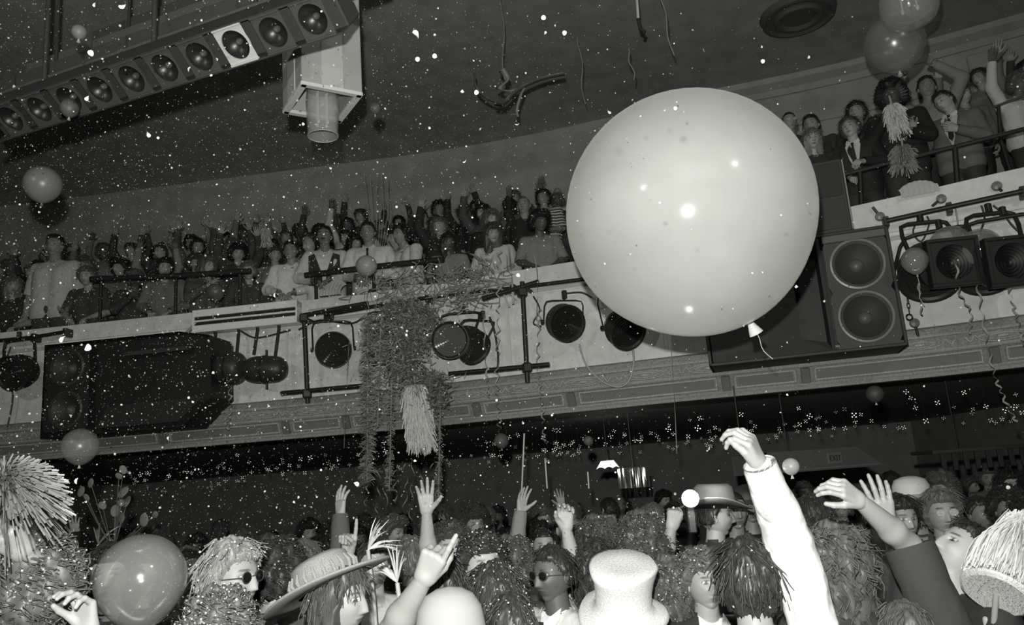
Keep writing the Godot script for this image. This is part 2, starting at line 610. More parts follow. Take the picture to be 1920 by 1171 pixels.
# hair: a shell over the skull, or locks and curls set on one
var hair_cache := {}
func hair(style: String) -> ArrayMesh:
	if hair_cache.has(style): return hair_cache[style]
	var m := MB.new()
	var rows := 40
	var cols := 56
	var thick: float = {"short": 0.013, "cropped": 0.006, "full": 0.026, "curly": 0.034, "afro": 0.058, "long": 0.024, "wavy": 0.036, "bald": 0.004}[style]
	var rough: float = {"short": 0.006, "cropped": 0.002, "full": 0.009, "curly": 0.015, "afro": 0.016, "long": 0.008, "wavy": 0.016, "bald": 0.001}[style]
	var pts := PackedVector3Array()
	for r in rows + 1:
		var ph := PI * r / rows
		for s in cols + 1:
			var u := float(s % cols) / cols * TAU
			var d := Vector3(sin(ph) * sin(u), cos(ph), -sin(ph) * cos(u))
			var p := head_point(d, 0.5)
			# how far this place is above the hairline
			var line := lerpf(-0.062, 0.062, smoothstep(-0.035, 0.060, p.z))
			if style == "full": line = lerpf(-0.088 + 0.012 * sin(u * 23.0), 0.062, smoothstep(-0.035, 0.060, p.z))
			if style in ["short", "cropped"]: line = lerpf(-0.045, 0.066, smoothstep(-0.030, 0.055, p.z))
			if style == "bald": line = lerpf(-0.055, 0.14, smoothstep(-0.06, 0.0, p.z))
			if style in ["long", "wavy"]: line = lerpf(-0.14, 0.060, smoothstep(0.0, 0.066, p.z))
			var inside := smoothstep(-0.008, 0.012, p.y - line)
			var nz := fold_noise.get_noise_3d(p.x * 260.0, p.y * 150.0, p.z * 260.0) if style in ["curly", "afro", "wavy"] else fold_noise.get_noise_3d(p.x * 420.0, p.y * 110.0, p.z * 420.0)
			var q := p + Vector3(d.x, d.y, d.z).normalized() * ((thick + rough * nz * 2.2) * inside - 0.010 * (1.0 - inside))
			if style in ["long", "wavy"] and inside > 0.5 and q.y < 0.0:
				var fall := -q.y / 0.12
				q.y -= fall * fall * 0.13
				q.x *= 1.0 + 0.22 * fall
				q.z -= 0.02 * fall
			pts.append(q)
	for r in rows + 1:
		for s in cols + 1:
			var k := r * (cols + 1) + s
			var dx := pts[r * (cols + 1) + (s + 1) % cols] - pts[r * (cols + 1) + (s - 1 + cols) % cols]
			var dy := pts[maxi(r - 1, 0) * (cols + 1) + s] - pts[mini(r + 1, rows) * (cols + 1) + s]
			var nn := dx.cross(dy)
			nn = pts[k].normalized() if nn.length_squared() < 1e-14 else nn.normalized()
			if nn.dot(pts[k]) < 0.0: nn = -nn
			m.vert(pts[k], nn)
	m.grid(0, rows + 1, cols + 1)
	# locks over the shell
	var count: int = {"short": 420, "cropped": 0, "full": 760, "curly": 1000, "afro": 1500, "long": 520, "wavy": 900, "bald": 0}[style]
	var r2 := RandomNumberGenerator.new()
	r2.seed = hash(style)
	for q in count:
		var k := r2.randi_range(6, rows - 6) * (cols + 1) + r2.randi_range(0, cols - 1)
		var p := pts[k]
		var out := m.n[k]
		var line := lerpf(-0.062, 0.066, smoothstep(-0.035, 0.060, p.z))
		if p.y < line + 0.004 and not (style in ["long", "wavy"] and p.z < 0.02): continue
		var down := (Vector3.DOWN - out * Vector3.DOWN.dot(out))
		if down.length() < 0.15: down = Vector3(r2.randf_range(-1, 1), 0, r2.randf_range(-1, 1))
		down = down.normalized()
		var side := out.cross(down)
		var lock := []
		var rad := []
		var curly: bool = style in ["curly", "afro", "wavy"]
		var cl := r2.randf_range(0.010, 0.017) if curly else 0.004
		var ln := r2.randf_range(0.02, 0.045) if style in ["curly", "afro"] else r2.randf_range(0.05, 0.10)
		if style == "short": ln *= 0.55
		if style in ["short", "full"]: ln = minf(ln, maxf((p.y - line) * r2.randf_range(0.5, 1.5), 0.014))
		var ph := r2.randf() * TAU
		var steps := 6
		for s in steps:
			var t := float(s) / (steps - 1)
			lock.append(p + down * ln * t + side * cl * sin(ph + t * 6.0) * (1.0 if curly else t) + out * (cl * cos(ph + t * 6.0) * (0.8 if curly else 0.3) + 0.003))
			rad.append((0.0030 if curly else 0.0032) * (1.0 - 0.75 * absf(t - 0.35)))
		m.tube(lock, rad, 3, false)
	var out_ := m.commit()
	hair_cache[style] = out_
	return out_

# a standing figure 1.73 tall, feet at the origin, facing +z
func pose_bones(p: Dictionary) -> Dictionary:
	var lean: float = p.get("lean", 0.0)
	var bend := func(q: Vector3) -> Vector3: return Vector3(0, 0.95, 0) + Basis(Vector3.RIGHT, lean) * (q - Vector3(0, 0.95, 0))
	var w: float = p.get("wide", 1.0)
	var b := []
	var c: float = 1 if p.get("covered", true) else 0
	var k := 0.05
	for s in [-1.0, 1.0]:
		b.append([bend.call(Vector3(s * 0.085 * w, 1.30, 0.0)), Vector3(s * 0.085 * w, 0.92, 0), 0.120, 0.132, int(c), k])
		b.append([bend.call(Vector3(0, 1.405, -0.015)), bend.call(Vector3(s * 0.175 * w, 1.385, -0.012)), 0.060, 0.066, int(c), k])
	b.append([bend.call(Vector3(0, 1.36, -0.01)), bend.call(Vector3(0, 1.535, 0.012)), 0.060, 0.053, 0, 0.012])
	var hands := []
	var hems := []
	var cuffs := []
	var low: Vector3 = bend.call(Vector3(0, 1.10, 0))
	var core := [[[Vector3(0, 0.86, 0), low, bend.call(Vector3(0, 1.32, 0)), bend.call(Vector3(0, 1.44, 0))], [0.08, 0.085, 0.09, 0.05]]]
	if c > 0: hems.append([bend.call(Vector3(0, 1.437, -0.004)), Basis(Vector3.RIGHT, lean) * Vector3(0, 1, 0.35).normalized(), 0.066, 0.011])
	for arm in p.get("arms", []):
		var s: float = arm.side
		var sh: Vector3 = bend.call(Vector3(s * 0.185 * w, 1.385, -0.012))
		var el: Vector3 = arm.elbow
		var wr: Vector3 = arm.wrist
		if not arm.get("free", false):
			el = bend.call(el) if arm.get("bent", true) else el
			wr = bend.call(wr) if arm.get("bent", true) else wr
		var sleeve: float = arm.get("sleeve", 2.0)   # 0 bare, 1 short, 2 long
		var loose: float = arm.get("loose", 0.012)
		b.append([sh, el, 0.052, 0.043, 0, 0.02])
		b.append([el, el.lerp(wr, 0.35), 0.043, 0.044, 0, 0.02])
		b.append([el.lerp(wr, 0.35), wr, 0.044, 0.027, 0, 0.02])
		if sleeve >= 1.0: b.append([sh, sh.lerp(el, 0.72 if sleeve < 2.0 else 1.0), 0.060 + loose, 0.054 + loose, 1, 0.012])
		elif c > 0: b.append([sh, sh.lerp(el, 0.12), 0.064, 0.062, 1, 0.012])
		if sleeve >= 2.0: b.append([el, el.lerp(wr, arm.get("cuff", 0.93)), 0.053 + loose, 0.035 + loose, 1, 0.012])
		core.append([[bend.call(Vector3(0, 1.39, -0.012)), sh, el, wr], [0.04, 0.042, 0.034, 0.022]])
		if sleeve >= 2.0: cuffs.append([el.lerp(wr, 0.55), el.lerp(wr, arm.get("cuff", 0.93) + 0.12), 0.043 + loose, 0.034 + loose])
		elif sleeve >= 1.0: cuffs.append([sh.lerp(el, 0.68), sh.lerp(el, 1.0), 0.058 + loose, 0.055 + loose])
		var y: Vector3 = (arm.tip - wr).normalized() if arm.has("tip") else (wr - el).normalized()
		var pn: Vector3 = arm.get("palm", Vector3(0, 0, 1))
		pn = (pn - y * pn.dot(y)).normalized()
		var x := y.cross(pn)
		hands.append({"pose": arm.get("hand", "relaxed"), "x": Transform3D(Basis(x * s * arm.get("thumb", -1.0), y, pn), wr)})
	var top: Vector3 = bend.call(Vector3(0, 1.605, 0.02))
	return {"bones": b, "hands": hands, "head": top, "lean": lean, "core": core, "hems": hems, "cuffs": cuffs}

var figure_cache := {}
func figure(key: String, p: Dictionary, cell := 0.016) -> Dictionary:
	if figure_cache.has(key): return figure_cache[key]
	var g := pose_bones(p)
	var f := nets(g.bones, cell)
	var cl := split(f, 1, p.get("folds", 0.010))
	for h in g.hems:
		var hb := frame_along(h[1], Vector3(0.13, 0.2, 1))
		var loop := []
		for e in 17: loop.append(h[0] + hb * Vector3(cos(TAU * e / 16) * h[2], 0, sin(TAU * e / 16) * h[2]))
		cl.tube(loop, h[3], 6, false)
	for h in g.cuffs:
		# open sleeve end with a hem
		var a: Vector3 = h[0]
		var b2: Vector3 = h[1]
		cl.tube([a, a.lerp(b2, 0.5), b2, b2.lerp(a, 0.02), a.lerp(b2, 0.6)], [h[2] * 0.9, (h[2] + h[3]) / 2, h[3], h[3] - 0.004, h[3] - 0.006], 18, false)
	var out := {"f": f, "g": g, "cloth": cl.commit()}
	figure_cache[key] = out
	return out

var body_cache := {}
func body_mesh(key: String, fig: Dictionary, woman: float, skin: float, turn: Vector3, fine: bool) -> Dictionary:
	var k2 := "%s_%.1f_%.2f_%s_%s" % [key, woman, skin, turn, fine]
	if body_cache.has(k2): return body_cache[k2]
	var m := MB.new()
	m.coloured = true
	m.col = Color(skin, skin, skin * 0.96)
	split(fig.f, 0, 0.0, m)
	for h in fig.g.hands:
		var hm: MB = hand(h.pose)
		var k := m.v.size()
		m.add(hm, h.x)
		for q in range(k, m.c.size()): m.c[q] = m.col
	for core in fig.g.core: m.tube(core[0], core[1], 8)
	var neck := Vector3(0, -0.09, -0.02)
	var b := Basis.from_euler(Vector3(turn.x + fig.g.lean * 0.25, turn.y, turn.z))
	var hx := Transform3D(b, fig.g.head + neck - b * neck)
	m.add(head(woman, skin, fine), hx)
	var out := {"mesh": m.commit(), "head": hx}
	body_cache[k2] = out
	return out

var standing := []
func free_spot(p: Vector3, gap: float) -> bool:
	for q in standing:
		if absf(q.y - p.y) < 1.0 and Vector2(q.x - p.x, q.z - p.z).length() < gap: return false
	return true
var trousers_mesh: ArrayMesh
func person(where: Vector3, yaw: float, scale_: float, key: String, pose: Dictionary, o: Dictionary) -> Node3D:
	# o: label, group, skin, woman, turn, hair, hair_tone, cloth (material), cloth_name, fine, trousers
	var fig := figure(key, pose, o.get("cell", 0.016))
	var body := body_mesh(key, fig, o.get("woman", 0.0), o.get("skin", 0.36), o.get("turn", Vector3.ZERO), o.get("fine", false))
	standing.append(where)
	var t := base("person", o.label, "person", where, yaw, o.get("group", ""))
	t.scale = Vector3.ONE * scale_
	part("body", body.mesh, coloured_mat(0.55), t)
	part(o.get("cloth_name", "shirt"), fig.cloth, o.get("cloth", M(0.05)), t)
	if trousers_mesh == null:
		var b := []
		for s in [-1.0, 1.0]:
			b.append([Vector3(0, 0.94, 0), Vector3(s * 0.085, 0.88, 0), 0.112, 0.108, 1, 0.04])
			b.append([Vector3(s * 0.09, 0.88, 0), Vector3(s * 0.11, 0.48, 0.01), 0.105, 0.075, 1, 0.03])
			b.append([Vector3(s * 0.11, 0.48, 0.01), Vector3(s * 0.12, 0.08, -0.02), 0.074, 0.062, 1, 0.03])
			b.append([Vector3(s * 0.12, 0.042, -0.04), Vector3(s * 0.135, 0.036, 0.15), 0.042, 0.036, 1, 0.015])
		trousers_mesh = split(nets(b, 0.02), 1, 0.004).commit()
	part("trousers", trousers_mesh, o.get("trousers", M(0.03)), t)
	if o.get("hair", "") != "":
		var h := part("hair", hair(o.hair), o.get("hair_mat", M(o.get("hair_tone", 0.02), 0.5)), t)
		h.transform = body.head
	head_frames[t] = body.head
	return t
var head_frames := {}
func head_frame(t: Node3D) -> Transform3D:
	return head_frames[t]
func mount(called: String, mesh, m, t: Node3D, local := Transform3D.IDENTITY) -> MeshInstance3D:
	# something worn on the head
	var o := part(called, mesh, m, t)
	o.transform = head_frame(t) * local
	return o

# ------------------------------------------------------------------ the place
func _ready():
	rng.seed = 1979
	fold_noise.seed = 5
	fold_noise.frequency = 0.12
	fine_noise.seed = 9
	fine_noise.frequency = 0.9
	# camera, held up over the heads
	cam = Camera3D.new()
	cam.name = "camera"
	cam.position = Vector3(0, 2.0, 0)
	cam.basis = Basis(Vector3.RIGHT, deg_to_rad(12.0)) * Basis(Vector3.BACK, deg_to_rad(-4.2))
	cam.fov = rad_to_deg(2.0 * atan(585.5 / FOCAL))
	cam.near = 0.05
	cam.far = 60.0
	add_child(cam)
	cam.current = true
	# black surroundings: the hall is closed
	var env := Environment.new()
	env.background_mode = Environment.BG_COLOR
	env.background_color = Color.BLACK
	env.tonemap_mode = Environment.TONE_MAPPER_LINEAR
	env.tonemap_exposure = 1.0
	env.sdfgi_enabled = true
	env.ssao_enabled = true
	env.ssil_enabled = true
	var we := WorldEnvironment.new()
	we.environment = env
	add_child(we)
	# the photographer's flash, a hand's breadth above the lens, aimed at the balcony
	var flash := SpotLight3D.new()
	flash.name = "camera_flash"
	flash.position = Vector3(-0.05, 2.26, 0.06)
	add_child(flash)
	flash.look_at(at(940, 470, 6.0))
	flash.light_energy = 26.0
	flash.light_size = 0.03
	flash.light_color = Color(1, 1, 0.98)
	flash.spot_angle = 60.0
	flash.spot_angle_attenuation = 0.9
	flash.spot_range = 60.0
	flash.spot_attenuation = 2.0
	flash.shadow_enabled = true
	# house lamps on the rig behind the photographer
	house_lamp(Vector3(4.6, 6.3, 1.6), Vector3(0.5, 3.6, -8), 6.5)
	house_lamp(Vector3(-5.6, 5.6, 1.4), Vector3(-1.5, 3.6, -8), 6.5)
	build_hall()
	build_balcony()
	build_rig()
	build_fascia_things()
	build_balcony_crowd()
	build_floor_crowd()
	build_decor()
	build_confetti()

func house_lamp(where: Vector3, aim: Vector3, energy: float):
	var t := base("house_lamp", "black house lamp on a ceiling drop pipe behind the dance floor, aimed " + ("left" if where.x > 0 else "right"), "lamp", where)
	var dir := (aim - where).normalized()
	var b := basis_along(dir)
	var m := MB.new()
	m.lathe([Vector2(0.0, -0.30), Vector2(0.09, -0.30), Vector2(0.12, -0.2), Vector2(0.13, 0.0), Vector2(0.12, 0.0), Vector2(0.11, -0.05)], 24, Transform3D(b, Vector3.ZERO))
	part("housing", m, M(0.02, 0.5), t)
	m = MB.new()
	m.lathe([Vector2(0.11, -0.03), Vector2(0.0, -0.02)], 24, Transform3D(b, Vector3.ZERO))
	part("lamp_lens", m, lamp_mat(0.8, 6.0), t)
	m = MB.new()
	m.tube([Vector3(0, 0.1, 0), Vector3(0, 8.1 - where.y, 0)], 0.02, 8)
	part("drop_pipe", m, M(0.02, 0.5), t)
	var l := SpotLight3D.new()
	l.name = "lamp_light"
	t.add_child(l)
	l.position = dir * 0.03
	l.look_at_from_position(where + dir * 0.03, aim)
	l.light_energy = energy
	l.light_size = 0.10
	l.light_color = Color(1, 1, 0.97)
	l.spot_angle = 48.0
	l.spot_angle_attenuation = 0.8
	l.spot_range = 40.0
	l.spot_attenuation = 2.0
	l.shadow_enabled = true

func basis_along(y: Vector3) -> Basis:
	var d := y.normalized()
	var x := d.cross(Vector3.UP if absf(d.y) < 0.95 else Vector3.RIGHT).normalized()
	return Basis(x, d, x.cross(d))

func frame_along(y: Vector3, z: Vector3) -> Basis:
	var d := y.normalized()
	var zz := (z - d * z.dot(d)).normalized()
	return Basis(d.cross(zz), d, zz)

# ------------------------------------------------------------------ hall
var tex_soft: ImageTexture
var tex_fine: ImageTexture
var tex_streak: ImageTexture
func slab(called: String, a: Vector3, b: Vector3, m, label: String):
	var k := MB.new()
	k.box((a + b) / 2, (b - a).abs())
	return struct(called, k, m, label)

func build_hall():
	tex_soft = noise_image(256, 0.02, 3, 0.85, 1.0)
	tex_fine = noise_image(256, 0.09, 7, 0.6, 1.0)
	tex_streak = noise_image(256, 0.05, 11, 0.45, 1.0, 5)
	var hall_plaster := patchy(0.47, 0.9, tex_soft, Vector3.ONE * 0.35)
	slab("floor", Vector3(-13.3, -0.2, -25.2), Vector3(10, 0, 7.2), patchy(0.05, 0.6, tex_soft, Vector3.ONE * 0.5), "dark dance floor under the crowd")
	slab("ceiling", Vector3(-13.3, 8.1, -25.2), Vector3(10, 8.3, 7.2), hall_plaster, "plain grey plaster ceiling of the hall")
	slab("wall_left", Vector3(-13.3, 0, -25.2), Vector3(-13.0, 8.1, 7.2), hall_plaster, "plain grey side wall of the hall")
	slab("wall_right", Vector3(9.6, 0, -25.2), Vector3(9.9, 8.1, 7.2), hall_plaster, "plain grey side wall beyond the raised arms")
	slab("wall_front", Vector3(-13.0, 0, 7.0), Vector3(9.6, 8.1, 7.2), hall_plaster, "plain grey wall behind the photographer")
	slab("wall_far", Vector3(-13.0, 0, -25.2), Vector3(9.6, 8.1, -25.0), hall_plaster, "plain grey wall behind the balcony tiers")
	# wall at the back of the balcony, with flat panels and mouldings
	var w := sweep([Vector2(-4.9, 8.1), Vector2(-4.7, 8.1), Vector2(-4.7, 2.95), Vector2(-4.9, 2.95)], -12.9, 9.4, 0.5)
	var wall := struct("wall_back", w, hall_plaster, "plain grey panelled wall at the back of the balcony")
	for y in [7.35, 6.45]:
		var tr := sweep([Vector2(-4.7, y + 0.06), Vector2(-4.64, y + 0.06), Vector2(-4.62, y), Vector2(-4.66, y - 0.05), Vector2(-4.7, y - 0.06)], 1.0, 9.2, 0.5)
		part("moulding", tr, hall_plaster, wall)
	var cr := sweep([Vector2(-4.7, 8.1), Vector2(-4.45, 8.1), Vector2(-4.48, 8.02), Vector2(-4.62, 7.95), Vector2(-4.66, 7.86), Vector2(-4.7, 7.86)], 1.0, 9.2, 0.5)
	struct("trim_1", cr, hall_plaster, "plain cornice where wall meets ceiling")
	# pilasters and drapes on that wall
	for x in [1.2, 2.9, 5.2]:
		var k := MB.new()
		var p := front(x, 6.6, -4.66)
		k.box(p, Vector3(0.55, 2.3, 0.10), Basis(Vector3.UP, front_yaw(x)), 0.015)
		part("pilaster", k, hall_plaster, wall)
	# round ceiling rose
	var rose := at_height(1496, 28, 8.08)
	var k := MB.new()
	k.lathe([Vector2(0.0, -0.05), Vector2(0.22, -0.05), Vector2(0.26, -0.09), Vector2(0.31, -0.09), Vector2(0.34, -0.03), Vector2(0.42, -0.03), Vector2(0.45, -0.07), Vector2(0.49, -0.06), Vector2(0.52, 0.03)], 40, Transform3D(Basis.IDENTITY, rose))
	struct("trim_2", k, M(0.10, 0.8), "round plaster ceiling rose")
	# room under the balcony
	var lower := sweep([Vector2(-14.0, 2.9), Vector2(-13.8, 2.9), Vector2(-13.8, 0.0), Vector2(-14.0, 0.0)], -12.9, 9.4, 0.5)
	struct("wall_under_balcony", lower, hall_plaster, "plain grey wall at the back of the room under the balcony")
	var sof := sweep([Vector2(-0.1, 2.98), Vector2(-0.1, 2.78), Vector2(-14.0, 2.78), Vector2(-14.0, 2.98), Vector2(-0.1, 2.98)], -12.9, 9.4, 0.5)
	struct("ceiling_under_balcony", sof, hall_plaster, "plain grey ceiling under the balcony")

# ------------------------------------------------------------------ balcony
const TIER := 0.86
const RISE := 0.40
const BALCONY_FLOOR := 3.42
func build_balcony():
	var board := patchy(0.86, 0.75, tex_soft_light(), Vector3.ONE * 0.8)
	var face := sweep([Vector2(-0.13, 9), Vector2(0.0, 9), Vector2(0.0, 4.12), Vector2(-0.02, 4.11), Vector2(-0.02, 3.15), Vector2(-0.13, 3.15), Vector2(-0.13, 9)], -12.5, 9.2, 0.2, true)
	var f := struct("wall_balcony_front", face, board, "white painted board front of the balcony")
	var rail := sweep([Vector2(-0.02, 4.075), Vector2(0.0, 4.075), Vector2(0.012, 4.055), Vector2(0.0, 4.035), Vector2(-0.02, 4.035)], -12.5, 9.2, 0.2)
	part("batten", rail, M(0.62, 0.7), f)
	for q in 13:
		var x := -11.4 + q * 1.62
		var k := MB.new()
		k.box(front(x, 3.63, -0.014), Vector3(0.035, 0.86, 0.014), Basis(Vector3.UP, front_yaw(x)))
		part("batten", k, M(0.72, 0.7), f)
	# plaster mouldings under the board
	var plaster := patchy(0.42, 0.7, tex_fine, Vector3.ONE * 1.6)
	var pale := patchy(0.72, 0.7, tex_fine, Vector3.ONE * 2.2)
	var bands := [
		["trim_3", plaster, [Vector2(-0.13, 3.15), Vector2(0.0, 3.15), Vector2(0.035, 3.13), Vector2(0.035, 3.075), Vector2(-0.13, 3.075)], "plain grey plaster band under the white board"],
		["trim_4", pale, [Vector2(-0.13, 3.075), Vector2(0.05, 3.075), Vector2(0.062, 3.062), Vector2(0.05, 3.046), Vector2(-0.13, 3.046)], "pale bead moulding above the scroll frieze"],
		["trim_5", plaster, [Vector2(-0.13, 3.046), Vector2(0.02, 3.046), Vector2(0.0, 2.93), Vector2(-0.13, 2.93)], "plaster frieze with carved scrolls along the balcony"],
		["trim_6", pale, [Vector2(-0.13, 2.93), Vector2(0.025, 2.93), Vector2(0.036, 2.915), Vector2(0.02, 2.90), Vector2(-0.13, 2.90)], "pale bead moulding under the scroll frieze"],
		["trim_7", plaster, [Vector2(-0.13, 2.90), Vector2(-0.02, 2.90), Vector2(-0.09, 2.75), Vector2(-0.20, 2.75)], "slanting plaster band with long sunk panels"],
		["trim_8", pale, [Vector2(-0.20, 2.75), Vector2(-0.06, 2.75), Vector2(-0.045, 2.735), Vector2(-0.06, 2.722), Vector2(-0.075, 2.722), Vector2(-0.06, 2.708), Vector2(-0.075, 2.69), Vector2(-0.20, 2.69)], "pale double bead along the lower lip of the balcony"]]
	var made := {}
	for b in bands: made[b[0]] = struct(b[0], sweep(b[2], -12.5, 9.2, 0.2), b[1], b[3])
	# carved scrolls: long ovals and running leaves
	for q in 26:
		var x := -8.6 + q * 0.62
		var o := front_out(x)
		var b := Basis(Vector3.UP, front_yaw(x))
		var k := MB.new()
		var c := front(x, 2.988, 0.012)
		for ring in [[0.20, 0.042], [0.13, 0.026]]:
			var loop := []
			for s in 25:
				var a := TAU * s / 24
				loop.append(c + b * Vector3(cos(a) * ring[0], sin(a) * ring[1], 0.0))
			k.tube(loop, 0.0065, 5, false)
		k.ball(c, Vector3(0.05, 0.014, 0.012), 10, 6, b)
		for s in [-1.0, 1.0]:
			var curl := []
			for e in 14:
				var t := e / 13.0
				curl.append(c + b * Vector3(s * (0.20 + 0.11 * t), 0.034 * sin(t * 8.0) * (1.0 - 0.5 * t), 0.004))
			k.tube(curl, 0.008, 5, false)
		part("scroll_carving", k, pale, made["trim_5"])
	# long sunk panels with raised frames on the slanting band
	var spans := []
	var px := -9.0
	var lens := [1.35, 0.55, 1.35, 0.85]
	var q2 := 0
	while px < 6.5:
		spans.append([px, px + lens[q2 % 4]])
		px += lens[q2 % 4] + 0.18
		q2 += 1
	for sp in spans:
		var frame := MB.new()
		var slant := func(x: float, t: float, out: float) -> Vector3: return front(x, lerpf(2.895, 2.755, t), lerpf(-0.022, -0.088, t) + out)
		var steps := 5
		for t in [0.12, 0.86]:
			var line := []
			for s in steps + 1: line.append(slant.call(lerpf(sp[0], sp[1], s / float(steps)), t, 0.010))
			frame.tube(line, 0.011, 5)
		for x in [sp[0], sp[1]]:
			frame.tube([slant.call(x, 0.12, 0.010), slant.call(x, 0.86, 0.010)], 0.011, 5)
		part("panel_frame", frame, pale, made["trim_7"])
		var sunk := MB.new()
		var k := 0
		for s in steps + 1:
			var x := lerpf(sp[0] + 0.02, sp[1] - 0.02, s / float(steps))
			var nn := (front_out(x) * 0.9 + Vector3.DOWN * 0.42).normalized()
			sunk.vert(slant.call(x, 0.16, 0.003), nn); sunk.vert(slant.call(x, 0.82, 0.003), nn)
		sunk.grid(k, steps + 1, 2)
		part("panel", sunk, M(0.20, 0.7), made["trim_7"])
	for q in spans.size() - 1:
		# brackets between the panels
		var x: float = (spans[q][1] + spans[q + 1][0]) / 2
		var k := MB.new()
		k.box(front(x, 2.82, -0.045), Vector3(0.085, 0.16, 0.05), Basis(Vector3.UP, front_yaw(x)) * Basis(Vector3.RIGHT, 0.42), 0.008)
		part("bracket", k, M(0.16, 0.7), made["trim_7"])
	# raked tiers
	for k in 5:
		var a := -0.13 - TIER * k
		for part_ in [[-12.5, 2.6, 0.0], [2.6, 9.2, 0.42]]:
			var y: float = BALCONY_FLOOR + RISE * k + part_[2]
			struct("floor_balcony", sweep([Vector2(a - TIER, y), Vector2(a, y), Vector2(a, y - 0.5), Vector2(a - TIER, y - 0.5)], part_[0], part_[1], 0.5), M(0.05, 0.8), "dark step of the balcony floor")

func tex_soft_light() -> ImageTexture:
	return noise_image(256, 0.03, 21, 0.88, 1.0)

# ------------------------------------------------------------------ crowds
func special(px: float, py: float, d: float, yaw: float, o: Dictionary, arms: Array, floor_y := 0.0, lean := 0.0) -> Node3D:
	# a figure whose head stands at a given place; arms reach to given places
	var h := at(px, py, d)
	var s: float = (h.y - floor_y) / (1.605 if lean == 0.0 else 0.95 + 0.655 * cos(lean))
	var b := Basis(Vector3.UP, yaw)
	var off := b * (Vector3(0, 0, 0.02 + 0.655 * sin(lean)) * s)
	var where := Vector3(h.x - off.x, floor_y, h.z - off.z)
	var inv := Transform3D(b.scaled(Vector3.ONE * s), where).affine_inverse()
	var list := []
	for a in arms:
		var r: Dictionary = a.duplicate()
		if a.has("e"):
			r.free = true
			r.elbow = inv * at(a.e[0], a.e[1], a.e[2])
			r.wrist = inv * at(a.w[0], a.w[1], a.w[2])
			r.tip = inv * at(a.t[0], a.t[1], a.t[2])
			r.palm = inv.basis * (a.get("palm", Vector3(0, 0, 1)) as Vector3)
		list.append(r)
	return person(where, yaw, s, "special_%d_%d" % [px, py], {"arms": list, "lean": lean, "folds": o.get("folds", 0.006), "wide": o.get("wide", 1.0), "covered": o.get("covered", true)}, o)

func arms_pose(kind: String) -> Dictionary:
	var arms := []
	var lean := 0.0
	for s in [-1.0, 1.0]:
		var down := {"side": s, "elbow": Vector3(s * 0.245, 1.12, -0.02), "wrist": Vector3(s * 0.25, 0.88, 0.07), "hand": "relaxed", "palm": Vector3(-s, 0, 0)}
		var up := {"side": s, "elbow": Vector3(s * 0.29, 1.60, 0.08), "wrist": Vector3(s * 0.25, 1.85, 0.12), "hand": "open", "palm": Vector3(0, 0, 1)}
		var bare := {"side": s, "elbow": Vector3(s * 0.25, 1.12, -0.01), "wrist": Vector3(s * 0.19, 1.06, 0.23), "hand": "relaxed", "sleeve": 1.0, "palm": Vector3(-s, 0, 0)}
		match kind:
			"down": arms.append(down)
			"rail":
				lean = 0.3
				arms.append({"side": s, "elbow": Vector3(s * 0.27, 1.14, 0.10), "wrist": Vector3(s * 0.13, 1.08, 0.31), "hand": "relaxed", "palm": Vector3(0, -1, 0)})
			"rail_bare":
				lean = 0.22
				arms.append({"side": s, "elbow": Vector3(s * 0.27, 1.14, 0.10), "wrist": Vector3(s * 0.13, 1.08, 0.31), "hand": "relaxed", "sleeve": 1.0, "palm": Vector3(0, -1, 0)})
			"wave": arms.append(up if s < 0 else down)
			"both_up": arms.append(up)
			"clap": arms.append({"side": s, "elbow": Vector3(s * 0.23, 1.15, 0.11), "wrist": Vector3(s * 0.055, 1.27, 0.30), "hand": "open", "palm": Vector3(-s, 0, 0.2)})
			"bare": arms.append(bare)
			"drink": arms.append({"side": s, "elbow": Vector3(s * 0.25, 1.13, 0.05), "wrist": Vector3(s * 0.10, 1.34, 0.20), "hand": "fist", "palm": Vector3(-s, 0, 0)} if s > 0 else down)
	return {"arms": arms, "lean": lean}

# ------------------------------------------------------------------ rig under the ceiling
func beam(a: Vector3, b: Vector3, w: float, h: float, m: MB, bevel := 0.01):
	var y := (b - a).normalized()
	var up := (Vector3.UP - y * y.y).normalized()
	m.box((a + b) / 2, Vector3(w, a.distance_to(b), h), Basis(y.cross(up), y, up), bevel)

